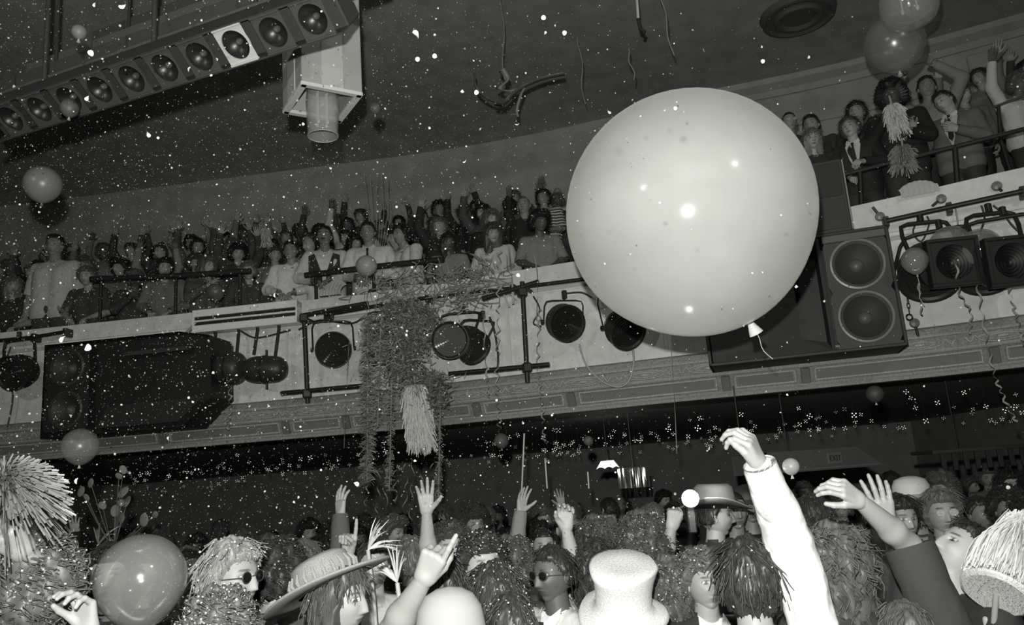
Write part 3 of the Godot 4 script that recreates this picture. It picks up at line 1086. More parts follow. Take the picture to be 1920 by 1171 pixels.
func build_rig():
	# row of ten square lamp trays along a hanging beam
	var right := at(585, 38, 4.7)
	var left := at(-10, 190, 5.75)
	left.y = right.y + 0.02
	var along := (left - right).normalized()
	var t := base("lamp_bar", "long dark bar of ten square lamp trays hung below the ceiling", "lamp bar", right)
	var face := (cam.position - right.lerp(left, 0.3)).normalized()
	face = (face - along * face.dot(along)).normalized()
	face = (face * 1.0 + Vector3.DOWN * 0.35).normalized()
	face = (face - along * face.dot(along)).normalized()
	var up := along.cross(face)
	if up.y < 0: up = -up
	var b := Basis(up.cross(face), up, face)
	if b.determinant() < 0: b = Basis(-up.cross(face), up, face)
	var total := right.distance_to(left)
	var k := MB.new()
	k.box(along * (total / 2 - 0.02) - face * 0.21 - up * 0.005, Vector3(total + 0.25, 0.25, 0.20), b, 0.01)
	for s in [-1.0, 1.0]: k.box(along * (total / 2 - 0.02) - face * 0.06 + up * s * 0.122, Vector3(total + 0.25, 0.012, 0.11), b)
	part("beam", k, M(0.05, 0.7), t)
	var step := total / 9.6
	for q in 10:
		var c := along * (q * step) - face * 0.01
		var tray := MB.new()
		var s := 0.107
		# square frame with a round hole: ring of quads between circle and square
		var ring := []
		var edge := []
		for e in 33:
			var a := TAU * e / 32
			var d := Vector2(cos(a), sin(a))
			var sq: Vector2 = d / maxf(absf(d.x), absf(d.y)) * s
			ring.append(c + b * Vector3(d.x * 0.092, d.y * 0.092, 0.0))
			edge.append(c + b * Vector3(sq.x, sq.y, 0.0))
		for e in 32: tray.facet([ring[e], ring[e + 1], edge[e + 1], edge[e]], face)
		for e in 32: tray.facet([ring[e], ring[e + 1], ring[e + 1] - face * 0.03, ring[e] - face * 0.03], c - ring[e])
		tray.box(c - b.y * 0.113 - face * 0.0, Vector3(0.21, 0.012, 0.03), b, 0.003)
		tray.box(c + b.y * 0.113 - face * 0.0, Vector3(0.21, 0.012, 0.03), b, 0.003)
		var tp := part("tray", tray, M(0.62 if q == 2 else 0.075, 0.6), t)
		var dish := MB.new()
		dish.lathe([Vector2(0.092, -0.012), Vector2(0.088, -0.03), Vector2(0.03, -0.075), Vector2(0.0, -0.08)], 28, Transform3D(Basis(b.x, b.z, -b.y), c), true)
		part("reflector", dish, M(0.018, 0.35), tp)
		var bulb := MB.new()
		bulb.ball(c - face * 0.055, Vector3(0.022, 0.022, 0.03), 12, 8, b)
		part("bulb", bulb, M(0.10, 0.12), tp)
	# pipes that carry the bar and lie behind it
	for q in 3:
		var p := along * (total * (0.12 + 0.38 * q)) - face * 0.2
		var pipe := MB.new()
		pipe.tube([p, Vector3(p.x, 8.1 - right.y, p.z)], 0.018, 8)
		part("drop_pipe", pipe, M(0.05, 0.6), t)
	for q in 4:
		var y0: float = right.y + 0.55 + 0.45 * q
		var a := Vector3(right.x + 0.4 + 0.5 * q, y0, right.z - 0.35 - 0.25 * q)
		var e := a + along * (total + 2.5)
		var m := MB.new()
		beam(a, e, 0.05 + 0.03 * (q % 2), 0.16, m)
		var bm := base("rig_beam", ["thin dark beam just above the lamp bar", "dark rigging beam second above the lamp bar", "dark rigging beam third above the lamp bar", "dark rigging beam highest above the lamp bar"][q], "beam")
		part("beam", m, M([0.12, 0.09, 0.15, 0.10][q], 0.7), bm)
		for f in [0.2, 0.75]:
			var hang := MB.new()
			var p := a.lerp(e, f)
			hang.tube([p, Vector3(p.x, 8.12, p.z)], 0.012, 6)
			part("hanger", hang, M(0.06, 0.6), bm)
	# square lantern shaft with a hurricane glass
	var y := 5.0
	var ca := at_height(573, 162, y)
	var cb := at_height(691, 176, y)
	var cd := at_height(520, 213, y)
	var cc := cb + (cd - ca)
	var mid := (ca + cb + cc + cd) / 4
	var du := (cb - ca).normalized()
	var dw := (cd - ca).normalized()
	var ux := ((du + dw).normalized() + (du - dw).normalized()).normalized()
	var uz := ((du + dw).normalized() - (du - dw).normalized()).normalized()
	var sx := (cb - ca).length()
	var sz := (cd - ca).length()
	var lt := base("ceiling_lantern", "pale square lantern shaft with a clear hurricane glass under it", "lantern", mid)
	var lb := Basis(ux, Vector3.UP, uz)
	if lb.determinant() < 0: lb = Basis(ux, Vector3.UP, -uz)
	var h := 8.1 - y
	var white := M(0.42, 0.6)
	for w in [["side_panel", lb.x, sx / 2, sz], ["side_panel", -lb.x, sx / 2, sz], ["side_panel", lb.z, sz / 2, sx], ["side_panel", -lb.z, sz / 2, sx]]:
		var p := MB.new()
		p.box(w[1] * (w[2] - 0.012) + Vector3(0, h / 2, 0), Vector3(w[3] - 0.004, h, 0.024), frame_along(Vector3.UP, w[1]), 0.004)
		var sp := part(w[0], p, white, lt)
		var strip := MB.new()
		strip.box(w[1] * (w[2] + 0.003) + Vector3(0, h / 2 + 0.01, 0), Vector3(w[3] * 0.36, h - 0.02, 0.01), frame_along(Vector3.UP, w[1]), 0.003)
		part("strip", strip, M(0.55, 0.6), sp)
		var rim := MB.new()
		rim.box(w[1] * (w[2] - 0.02) + Vector3(0, 0.008, 0), Vector3(w[3], 0.03, 0.05), frame_along(Vector3.UP, w[1]), 0.004)
		part("rim", rim, M(0.75, 0.5), lt)
	var g := MB.new()
	g.lathe([Vector2(0.115, 0.12), Vector2(0.128, 0.0), Vector2(0.122, -0.12), Vector2(0.117, -0.24), Vector2(0.117, -0.27), Vector2(0.111, -0.27), Vector2(0.111, -0.24), Vector2(0.116, -0.12), Vector2(0.122, 0.0), Vector2(0.11, 0.12)], 32, Transform3D.IDENTITY, true)
	part("hurricane_glass", g, glass(0.8, 0.16), lt)
	g = MB.new()
	var rim_loop := []
	for e in 33: rim_loop.append(Vector3(cos(TAU * e / 32) * 0.115, -0.27, sin(TAU * e / 32) * 0.115))
	g.tube(rim_loop, 0.005, 6, false)
	part("glass_rim", g, M(0.45, 0.2), lt)
	g = MB.new()
	g.lathe([Vector2(0.0, 0.2), Vector2(0.13, 0.2), Vector2(0.13, 0.13), Vector2(0.03, 0.10), Vector2(0.0, 0.10)], 24)
	part("socket_plate", g, M(0.12, 0.5), lt)
	for e in 4:
		var a := TAU * e / 4 + 0.4
		var rod := MB.new()
		rod.tube([Vector3(cos(a) * 0.05, 0.12, sin(a) * 0.05), Vector3(cos(a) * 0.05, -0.15, sin(a) * 0.05)], 0.006, 6)
		rod.ball(Vector3(cos(a) * 0.05, -0.165, sin(a) * 0.05), Vector3(0.012, 0.02, 0.012), 10, 8)
		part("candle_bulb", rod, M(0.6, 0.2), lt)
	# second glass lamp at the top edge, by the far pillar
	var p2 := at(1703, 2, 7.2)
	var l2 := base("globe_lamp", "clear glass globe lamp hung from the ceiling over the balcony end", "lamp", p2)
	g = MB.new()
	g.lathe([Vector2(0.12, 0.24), Vector2(0.20, 0.16), Vector2(0.25, 0.02), Vector2(0.245, -0.10), Vector2(0.20, -0.19), Vector2(0.10, -0.245), Vector2(0.0, -0.25)], 32, Transform3D.IDENTITY, true)
	part("globe", g, glass(0.7, 0.22), l2)
	g = MB.new()
	g.tube([Vector3(0, 0.15, 0), Vector3(0, 8.1 - p2.y, 0)], 0.02, 8)
	g.lathe([Vector2(0.0, 0.30), Vector2(0.13, 0.28), Vector2(0.13, 0.22), Vector2(0.0, 0.22)], 24)
	part("stem", g, M(0.08, 0.5), l2)
	for e in 3:
		var a := TAU * e / 3
		g = MB.new()
		g.tube([Vector3(cos(a) * 0.06, 0.22, sin(a) * 0.06), Vector3(cos(a) * 0.07, -0.05, sin(a) * 0.07)], 0.008, 6)
		g.ball(Vector3(cos(a) * 0.07, -0.07, sin(a) * 0.07), Vector3(0.018, 0.03, 0.018), 10, 8)
		part("candle_bulb", g, M(0.6, 0.2), l2)
	# short tube hanging from the ceiling and loose wires
	var tb := base("hanging_tube", "thin pale tube hanging from the ceiling above the giant balloon", "tube", at(1197, 38, 8.5))
	g = MB.new()
	g.tube([Vector3.ZERO, at(1190, -60, 8.5) - at(1197, 38, 8.5)], 0.016, 8)
	part("tube", g, M(0.6, 0.5), tb)
	g = MB.new()
	g.tube([Vector3(0, 0.02, 0), Vector3(0.01, -0.10, 0), Vector3(0.05, -0.14, 0), Vector3(0.03, -0.17, 0)], 0.02, 8)
	part("end_clip", g, M(0.03, 0.6), tb)
	for w in [[940, -20, 946, 150, 9.0, "wire holding the crumpled foil scrap"], [1236, -20, 1262, 104, 8.0, "pale bent wire hanging from the ceiling"], [1176, 90, 1190, 150, 8.6, "tangled dark wire hanging beside the pale tube"], [1085, 70, 1096, 195, 9.4, "thin straight wire hanging before the dark wall"]]:
		g = MB.new()
		var pts := []
		for e in 9:
			var f := e / 8.0
			pts.append(at(lerpf(w[0], w[2], f) + 3.0 * sin(f * 9.0 + w[0]), lerpf(w[1], w[3], f), w[4]))
		g.tube(pts, 0.006, 5)
		thing("hanging_wire", g, M(0.28, 0.5), w[5], "wire")
	# crumpled foil scrap caught on its wire
	var scrap := base("foil_scrap", "crumpled torn foil scrap caught on a ceiling wire", "foil scrap", at(950, 165, 9.0))
	for s in [[[1058, 138], [1020, 146], [985, 160], [960, 178], [945, 192], [930, 190]], [[985, 160], [975, 180], [968, 205], [970, 218]], [[890, 140], [893, 165], [915, 185], [945, 195]], [[940, 130], [950, 150], [935, 165], [955, 170], [985, 160]]]:
		var pts := []
		for p in s: pts.append(at(p[0], p[1], 9.0 + rng.randf_range(-0.08, 0.08)) - at(950, 165, 9.0))
		g = MB.new()
		g.tube(smooth_line(pts, 4), 0.05, 5, true, 0.25)
		part("strip", g, M(rng.randf_range(0.10, 0.32), 0.4), scrap)

func smooth_line(p: Array, sub: int) -> Array:
	var out := []
	for q in p.size() - 1:
		var a: Vector3 = p[maxi(q - 1, 0)]
		var b: Vector3 = p[q]
		var c: Vector3 = p[q + 1]
		var d: Vector3 = p[mini(q + 2, p.size() - 1)]
		for s in sub: out.append(b.cubic_interpolate(c, a, d, s / float(sub)))
	out.append(p[-1])
	return out

# ------------------------------------------------------------------ things on the balcony face
func cone_driver(c: Vector3, b: Basis, r: float, t: Node3D, dim := false):
	# loudspeaker driver facing b.z
	var x := Transform3D(Basis(b.x, b.z, -b.y), c)
	var m := MB.new()
	m.lathe([Vector2(r, 0.0), Vector2(r, 0.014), Vector2(r * 0.93, 0.020), Vector2(r * 0.90, 0.006)], 40, x)
	for e in 8:
		var a := TAU * e / 8 + 0.3
		m.ball(c + b * Vector3(cos(a) * r * 0.95, sin(a) * r * 0.95, 0.02), Vector3.ONE * 0.008, 8, 6)
	var ring := part("driver_ring", m, M(0.06 if dim else 0.34, 0.35, 0.0 if dim else 0.35), t)
	m = MB.new()
	m.lathe([Vector2(r * 0.90, 0.006), Vector2(r * 0.86, 0.014), Vector2(r * 0.80, 0.004), Vector2(r * 0.30, -0.085), Vector2(0.0, -0.09)], 40, x, true)
	part("cone", m, M(0.035, 0.6), ring)
	m = MB.new()
	m.lathe([Vector2(r * 0.28, -0.08), Vector2(r * 0.24, -0.055), Vector2(r * 0.14, -0.035), Vector2(0.0, -0.03)], 24, x, true)
	part("dust_cap", m, M(0.10, 0.45), ring)

func holed_plate(m: MB, c: Vector3, b: Basis, hw: float, hh: float, r: float):
	# flat plate facing b.z with a round hole
	for e in 40:
		var q := []
		for a in [TAU * e / 40, TAU * (e + 1) / 40]:
			var v2 := Vector2(cos(a), sin(a))
			var k: float = minf(hw / maxf(absf(v2.x), 1e-4), hh / maxf(absf(v2.y), 1e-4))
			q.append([c + b * Vector3(v2.x * r, v2.y * r, 0), c + b * Vector3(v2.x * k, v2.y * k, 0)])
		m.facet([q[0][0], q[1][0], q[1][1], q[0][1]], b.z)

func par_lamp(c: Vector3, aim: Vector3, r: float, length: float, label: String, hang: Vector3, o := {}) -> Node3D:
	# theatre lamp: can, lens, yoke and clamp; c is the middle of the lens
	var t := base("stage_lamp", label, "stage lamp", c)
	var d := aim.normalized()
	var b := frame_along(d, Vector3.UP)
	var x := Transform3D(b, Vector3.ZERO)
	var tone: float = o.get("tone", 0.03)
	var m := MB.new()
	m.lathe([Vector2(r * 0.90, -0.02), Vector2(r, 0.0), Vector2(r * 1.02, 0.012), Vector2(r * 1.06, 0.012), Vector2(r * 1.06, -0.03), Vector2(r, -0.035), Vector2(r, -length * 0.55), Vector2(r * 0.85, -length * 0.8), Vector2(r * 0.5, -length), Vector2(0.0, -length)], 32, x)
	for e in 5: m.lathe([Vector2(r * 1.0, -length * (0.2 + 0.07 * e)), Vector2(r * 1.03, -length * (0.2 + 0.07 * e)), Vector2(r * 1.0, -length * (0.215 + 0.07 * e))], 32, x)
	part("housing", m, M(tone, 0.5), t)
	m = MB.new()
	var prof := [Vector2(r * 0.92, -0.025)]
	for e in 6:
		var q := 0.92 - e * 0.15
		prof.append(Vector2(r * (q - 0.02), -0.012)); prof.append(Vector2(r * (q - 0.13), -0.020))
	prof.append(Vector2(0.0, -0.008))
	m.lathe(prof, 32, x, false)
	part("lens", m, o.get("lens", M(0.06, 0.12)), t)
	if o.get("gel", false):
		m = MB.new()
		var s := r * 1.12
		var up := (Vector3.UP - d * d.y).normalized()
		var gb := Basis(up.cross(d), up, d)
		m.box(d * 0.05 + up * s * 0.93, Vector3(s * 2.0, s * 0.14, 0.10), gb, 0.004)
		m.box(d * 0.05 - up * s * 0.93, Vector3(s * 2.0, s * 0.14, 0.10), gb, 0.004)
		m.box(d * 0.05 + gb.x * s * 0.93, Vector3(s * 0.14, s * 1.73, 0.10), gb, 0.004)
		m.box(d * 0.05 - gb.x * s * 0.93, Vector3(s * 0.14, s * 1.73, 0.10), gb, 0.004)
		for e in 32:
			var a0 := TAU * e / 32
			var a1 := TAU * (e + 1) / 32
			var q := []
			for a in [a0, a1]:
				var v2 := Vector2(cos(a), sin(a))
				q.append([d * 0.08 + gb * Vector3(v2.x * s * 0.72, v2.y * s * 0.72, 0), d * 0.08 + gb * (Vector3(v2.x, v2.y, 0) / maxf(absf(v2.x), absf(v2.y)) * s * 0.9)])
			m.facet([q[0][0], q[1][0], q[1][1], q[0][1]], d)
		part("gel_frame", m, M(0.012, 0.6), t)
	# yoke: a U from the sides of the can up to the clamp
	var side: Vector3 = o.get("side", d.cross(Vector3.UP)).normalized()
	var mid := -d * length * 0.42
	var h: Vector3 = hang - c
	var reach: float = r * 1.18
	var yr: float = o.get("yoke", 0.012)
	m = MB.new()
	var up2 := (h - mid).normalized()
	var top: Vector3 = mid + up2 * maxf((h - mid).length() - 0.07, r * 1.2)
	m.tube([mid - side * reach, mid - side * reach + (top - mid) * 0.75, mid - side * reach * 0.9 + (top - mid) * 0.95, top - side * reach * 0.6, top + side * reach * 0.6, mid + side * reach * 0.9 + (top - mid) * 0.95, mid + side * reach + (top - mid) * 0.75, mid + side * reach], yr, 8)
	part("yoke", m, M(0.02, 0.5), t)
	for s in [-1.0, 1.0]:
		m = MB.new()
		m.lathe([Vector2(0.0, -0.012), Vector2(0.024, -0.012), Vector2(0.024, 0.016), Vector2(0.0, 0.016)], 12, Transform3D(basis_along(side), mid + side * s * (reach + 0.01)))
		part("tilt_knob", m, M(0.02, 0.5), t)
	m = MB.new()
	m.tube([top, h], 0.012, 8)
	m.box(h, Vector3(0.05, 0.09, 0.05), Basis(Vector3.UP, 0.3), 0.008)
	part("clamp", m, M(0.02, 0.5), t)
	return t

func cable(called: String, pts: Array, r: float, tone: float, label: String, off := 0.06, group := ""):
	var line := []
	for p in pts: line.append(fas(p[0], p[1], p[2] if p.size() > 2 else off))
	var m := MB.new()
	m.tube(smooth_line(line, 5), r, 6)
	return thing(called, m, M(tone, 0.5), label, "cable", group)

func build_fascia_things():
	# ---- big speaker cabinets
	speaker_stack()
	speaker_far()
	# ---- white louvred ballast unit
	var a := fas(367, 596, 0.16)
	var b := fas(561, 594, 0.16)
	var c := (a + b) / 2
	var len_ := a.distance_to(b)
	var o := front_out(c.x)
	var yb := Basis(Vector3.UP, front_yaw(c.x))
	var t := base("louvred_box", "white metal louvred box with two dark slots on the balcony edge", "louvred box", c)
	var m := MB.new()
	for y in [0.094, 0.0, -0.094]:
		m.box(yb * Vector3(0, y, 0.0), Vector3(len_, 0.085 if y != 0 else 0.022, 0.16), yb, 0.006)
	m.box(yb * Vector3(0, 0, -0.05), Vector3(len_ - 0.01, 0.26, 0.06), yb)
	for s in [-1.0, 1.0]: m.box(yb * Vector3(s * (len_ / 2 - 0.01), 0, 0.0), Vector3(0.02, 0.26, 0.155), yb, 0.004)
	part("casing", m, M(0.86, 0.5), t)
	for y in [0.031, -0.031]:
		m = MB.new()
		m.box(yb * Vector3(0, y, 0.015), Vector3(len_ - 0.05, 0.038, 0.08), yb)
		part("slot", m, M(0.012, 0.6), t)
	m = MB.new()
	m.tube([yb * Vector3(-len_ / 2, -0.02, 0), yb * Vector3(-len_ / 2 - 0.13, -0.12, -0.01), yb * Vector3(-len_ / 2 - 0.65, -0.15, -0.02)], 0.022, 8)
	part("conduit", m, M(0.35, 0.5), t)
	for q in [[404, 632, 396, 670], [448, 618, 444, 662], [483, 618, 476, 664], [523, 616, 516, 668]]:
		m = MB.new()
		m.tube([fas(q[0], q[1] - 14, 0.17) - c, fas(q[0], q[1], 0.17) - c, fas(q[2], q[3], 0.22) - c], 0.020, 8)
		part("hanger", m, M(0.02, 0.5), t)
	# ---- two capsule lamps under it
	for q in [[432, 690, 0.19, 0.30, 0.35, "near round-nosed black capsule lamp hung under the white louvred box"], [497, 692, 0.155, 0.44, 0.30, "long round-nosed black capsule lamp hung beside the louvred box end"]]:
		var p := fas(q[0], q[1], q[4])
		var ct := base("capsule_lamp", q[5], "stage lamp", p)
		var dir := yb * Vector3(1, -0.06, 0)
		m = MB.new()
		var prof := []
		for e in 17:
			var f := e / 16.0
			var yy: float = (f - 0.5) * q[3] * 1.25
			prof.append(Vector2(q[2] * pow(maxf(1.0 - pow(absf(f - 0.5) * 2.0, 3.6), 0.0), 0.5), yy))
		m.lathe(prof, 24, Transform3D(basis_along(dir), Vector3.ZERO), true)
		part("housing", m, M(0.035, 0.45), ct)
		m = MB.new()
		m.lathe([Vector2(q[2] * 1.0, -0.012), Vector2(q[2] * 1.05, -0.012), Vector2(q[2] * 1.05, 0.012), Vector2(q[2] * 1.0, 0.012)], 24, Transform3D(basis_along(dir), Vector3.ZERO))
		part("band", m, M(0.02, 0.4), ct)
		for s in [-1.0, 1.0]:
			m = MB.new()
			m.tube([Vector3(0, s * q[2], 0) + dir * 0.02, Vector3(0, s * (q[2] + 0.07), 0) + dir * 0.02], 0.014, 8)
			part("pin", m, M(0.02, 0.4), ct)
	# ---- round lamps
	var rail_y := 0.0
	var lens_dark := M(0.03, 0.10)
	par_lamp(fas(625, 655, 0.32), Vector3(0.2, -0.25, 1), 0.195, 0.26, "round black lamp facing out beside the left pipe frame", fas(622, 592, 0.14), {"lens": lens_dark, "yoke": 0.010})
	par_lamp(fas(843, 637, 0.56), Vector3(-0.05, -0.1, 1), 0.19, 0.30, "black lamp with concentric ring lens right of the tinsel mass", fas(868, 578, 0.16), {"lens": M(0.11, 0.15), "yoke": 0.014})
	par_lamp(fas(890, 652, 0.26), Vector3(0.55, -0.6, 0.75), 0.185, 0.34, "black lamp tipped down behind the ring lens lamp", fas(905, 590, 0.16), {"lens": lens_dark, "yoke": 0.014})
	par_lamp(fas(722, 650, 0.30), Vector3(-0.1, -0.1, 1), 0.18, 0.28, "black lamp half hidden behind hanging tinsel", fas(722, 590, 0.16), {"lens": M(0.16, 0.2), "gel": true})
	par_lamp(fas(1064, 606, 0.34), Vector3(0.28, -0.35, 0.9), 0.185, 0.30, "black lamp tilted down right of the second pipe frame", fas(1058, 552, 0.16), {"lens": M(0.02, 0.06), "yoke": 0.008})
	par_lamp(fas(1178, 622, 0.34), Vector3(0.3, -0.5, 0.8), 0.185, 0.30, "black lamp tucked against the lower edge of the giant balloon", fas(1150, 545, 0.16), {"lens": M(0.02, 0.06), "yoke": 0.008})
	par_lamp(fas(1783, 494, 0.62), Vector3(-0.12, -0.05, 1), 0.19, 0.42, "black lamp with square gel frame beside the speaker cabinet", fas(1725, 408, 0.14), {"lens": M(0.006, 0.5), "gel": true, "yoke": 0.020})
	par_lamp(fas(1742, 522, 0.36), Vector3(-0.35, -0.75, 0.6), 0.25, 0.36, "large round black lamp under the square gel frame lamp", fas(1760, 420, 0.14), {"lens": lens_dark, "yoke": 0.018})
	par_lamp(fas(1893, 492, 0.62), Vector3(-0.12, -0.05, 1), 0.19, 0.42, "black lamp with square gel frame at the far right of the pipe", fas(1853, 390, 0.14), {"lens": M(0.006, 0.5), "gel": true, "yoke": 0.020})
	par_lamp(fas(1850, 508, 0.36), Vector3(-0.25, -0.75, 0.6), 0.25, 0.36, "large round black lamp below the far gel frame lamp", fas(1880, 396, 0.14), {"lens": lens_dark, "yoke": 0.018})
	par_lamp(fas(18, 700, 0.40), Vector3(-0.25, -0.3, 0.9), 0.20, 0.34, "black lamp left of the far speaker cabinet", fas(36, 628, 0.14), {"lens": lens_dark, "yoke": 0.020})
	# ---- pipe frames and rails
	pipe_frame("black pipe frame left of the tinsel, with cross bar low", [[[570, 588], [577, 755]], [[527, 737], [700, 721]], [[564, 592], [690, 568]]], [[570, 596], [576, 738]])
	pipe_frame("black pipe frame right of the tinsel, with cross bar low", [[[979, 528], [989, 716]], [[842, 701], [1030, 683]], [[905, 560], [1010, 528]]], [[979, 548], [988, 689]])
	var rails := [[[[1662, 414], [1780, 388], [1918, 358]], "black lighting pipe along the balcony over the square gel lamps", 0.024], [[[610, 590], [800, 558], [960, 540], [1120, 520]], "black lighting pipe running behind the tinsel along the balcony", 0.022], [[[-20, 640], [60, 632], [120, 622]], "black lighting pipe beside the far speaker cabinet", 0.024]]
	for r in rails:
		var line := []
		for p in r[0]: line.append(fas(p[0], p[1], 0.14))
		var rt := base("lighting_pipe", r[1], "pipe", line[0])
		m = MB.new()
		m.tube(smooth_line(line.map(func(p): return p - line[0]), 4), r[2], 10)
		part("pipe", m, M(0.02, 0.45), rt)
		for q in line:
			m = MB.new()
			m.box(q - line[0] - front_out(q.x) * 0.07, Vector3(0.05, 0.10, 0.14), Basis(Vector3.UP, front_yaw(q.x)), 0.006)
			part("bracket", m, M(0.03, 0.5), rt)
	# pale tube along the top of the board
	var line2 := [fas(580, 585, 0.10), fas(690, 570, 0.10), fas(800, 552, 0.10), fas(960, 525, 0.10)]
	m = MB.new()
	m.tube(smooth_line(line2, 4), 0.03, 10)
	thing("conduit_pipe", m, M(0.55, 0.4), "thick pale conduit along the board behind the tinsel", "pipe")
	# ---- guard rail on the right of the balcony
	var gr := base("guard_rail", "black guard rail with a shiny edge at the balcony end", "guard rail", fas(1580, 328, -0.10))
	var g0 := gr.position
	m = MB.new()
	m.tube([Vector3.ZERO, fas(1700, 297, -0.10) - g0, fas(1810, 270, -0.10) - g0, fas(1935, 238, -0.10) - g0], 0.022, 10)
	part("top_rail", m, M(0.10, 0.18, 0.7), gr)
	for q in [[1612, 320, 1616, 392], [1790, 275, 1796, 345], [1925, 240, 1930, 318]]:
		m = MB.new()
		m.tube([fas(q[0], q[1], -0.10) - g0, fas(q[2], q[3] + 14, -0.10) - g0], 0.026, 8)
		part("post", m, M(0.015, 0.5), gr)
	var gr2 := base("tier_rail", "short shiny rail behind the suited man at the balcony end", "guard rail", fas(1865, 200, -1.2))
	var g1 := gr2.position
	m = MB.new()
	m.tube([Vector3.ZERO, fas(1945, 172, -1.2) - g1], 0.02, 8)
	part("top_rail", m, M(0.30, 0.15, 0.8), gr2)
	m = MB.new()
	m.tube([fas(1872, 198, -1.2) - g1, fas(1876, 262, -1.2) - g1, Vector3(0.02, -1.15, 0.05)], 0.02, 8)
	part("post", m, M(0.02, 0.5), gr2)
	# black parapet bench rails on the left
	for q in [[[572, 516], [700, 500], [832, 486], "dark padded rail under the white-shirted leaners"], [[170, 523], [330, 517], [470, 508], "dark padded rail before the left balcony crowd"]]:
		m = MB.new()
		m.tube([fas(q[0][0], q[0][1], -0.16), fas(q[1][0], q[1][1], -0.16), fas(q[2][0], q[2][1], -0.16)], 0.036, 10)
		var pr := base("padded_rail", q[3], "rail")
		part("rail", m, M(0.02, 0.6), pr)
		for e in 3:
			var p := fas(q[e][0] + (20 if e == 0 else (-20 if e == 2 else 0)), q[e][1], -0.18)
			m = MB.new()
			m.tube([p, Vector3(p.x, BALCONY_FLOOR, p.z)], 0.022, 8)
			part("post", m, M(0.02, 0.6), pr)
	# ---- handles, cleats and cables on the board
	for q in [[1765, 372, 1748, 386], [1869, 348, 1878, 358], [1650, 405, 1636, 388], [1715, 605, 1722, 632]]:
		var p := fas(q[0], q[1], 0.03)
		var kt := base("cleat", ["small round cleat with a stub arm over the gel lamp", "small round cleat near the far end of the board", "small round cleat by the dark doorway edge", "small round cleat low on the board under the chain"][used.get("cleat", 0)], "cleat", p)
		m = MB.new()
		m.lathe([Vector2(0.0, 0.03), Vector2(0.038, 0.02), Vector2(0.045, 0.0), Vector2(0.045, -0.03)], 16, Transform3D(basis_along(front_out(p.x)), Vector3.ZERO))
		part("knob", m, M(0.18, 0.4), kt)
		m = MB.new()
		m.tube([Vector3.ZERO, fas(q[2], q[3], 0.05) - p], 0.014, 6)
		part("arm", m, M(0.04, 0.5), kt)
	var ch := base("chain", "short link chain with a ring hanging beside the speaker cabinet", "chain", fas(1697, 520, 0.16))
	for q in 9:
		var p := fas(1697 + q * 0.9, 512 + q * 8.6, 0.16) - ch.position
		m = MB.new()
		var loop := []
		for e in 13:
			var aa := TAU * e / 12
			loop.append(p + Basis(Vector3.UP, 1.3 * q) * Vector3(cos(aa) * 0.012, sin(aa) * 0.026, 0))
		m.tube(loop, 0.005, 5, false)
		part("link", m, M(0.10, 0.35, 0.5), ch)
	m = MB.new()
	var ring := []
	for e in 17: ring.append(fas(1705, 594, 0.16) - ch.position + Vector3(cos(TAU * e / 16) * 0.028, sin(TAU * e / 16) * 0.028, 0))
	m.tube(ring, 0.007, 6, false)
	part("ring", m, M(0.05, 0.35, 0.5), ch)
	cable("cable", [[1086, 645], [1100, 685], [1130, 715], [1160, 725], [1180, 712], [1188, 682], [1187, 655]], 0.011, 0.42, "pale looped cable hanging across the frieze below the giant balloon")
	cable("cable", [[918, 594], [928, 625], [934, 668], [932, 700]], 0.014, 0.03, "thick black cable by the ring lens lamp")
	cable("cable", [[560, 618], [600, 600], [660, 606], [700, 585], [760, 590]], 0.012, 0.03, "black cable sagging under the conduit left of the tinsel")
	cable("cable", [[452, 620], [475, 632], [500, 630], [545, 618]], 0.010, 0.03, "black cable sagging under the louvred box", 0.2)
	cable("cable", [[1000, 555], [1012, 580], [1000, 605], [1015, 612]], 0.010, 0.05, "black cable knotted beside the second pipe frame")
	cable("cable", [[1060, 550], [1090, 548], [1110, 558]], 0.010, 0.04, "short black cable over the tilted lamp")
	cable("cable", [[1030, 612], [1042, 622], [1058, 614]], 0.008, 0.5, "short pale cable under the tilted lamp")
	cable("cable", [[1722, 410], [1712, 435], [1728, 452], [1742, 420], [1738, 405]], 0.009, 0.05, "black cable tied round the pipe by the speaker")
	cable("cable", [[1840, 385], [1846, 410], [1838, 440], [1852, 462]], 0.009, 0.05, "black cable looping from the pipe between the gel lamps")
	cable("cable", [[1862, 385], [1880, 400], [1900, 425], [1918, 440]], 0.010, 0.05, "black cable slanting down behind the far gel lamp")
	cable("cable", [[1790, 385], [1796, 420], [1792, 445]], 0.008, 0.35, "pale cable hanging between the two gel lamps")
	cable("cable", [[20, 650], [10, 690], [24, 740], [14, 800]], 0.010, 0.05, "black cable hanging left of the far speaker", 0.1)

func pipe_frame(label: String, runs: Array, joints: Array):
	var p0 := fas(runs[0][0][0], runs[0][0][1], 0.30)
	var t := base("pipe_frame", label, "pipe frame", p0)
	for r in runs:
		var m := MB.new()
		m.tube([fas(r[0][0], r[0][1], 0.30) - p0, fas(r[1][0], r[1][1], 0.30) - p0], 0.027, 10)
		part("pipe", m, M(0.018, 0.45), t)
	for j in joints:
		var m := MB.new()
		m.box(fas(j[0], j[1], 0.30) - p0, Vector3(0.10, 0.10, 0.09), Basis(Vector3.UP, 0.2), 0.015)
		part("clamp", m, M(0.02, 0.5), t)
	var m := MB.new()
	m.tube([Vector3(0, -0.05, 0), Vector3(0, -0.05, 0) - front_out(p0.x) * 0.31], 0.022, 8)
	part("wall_arm", m, M(0.02, 0.5), t)

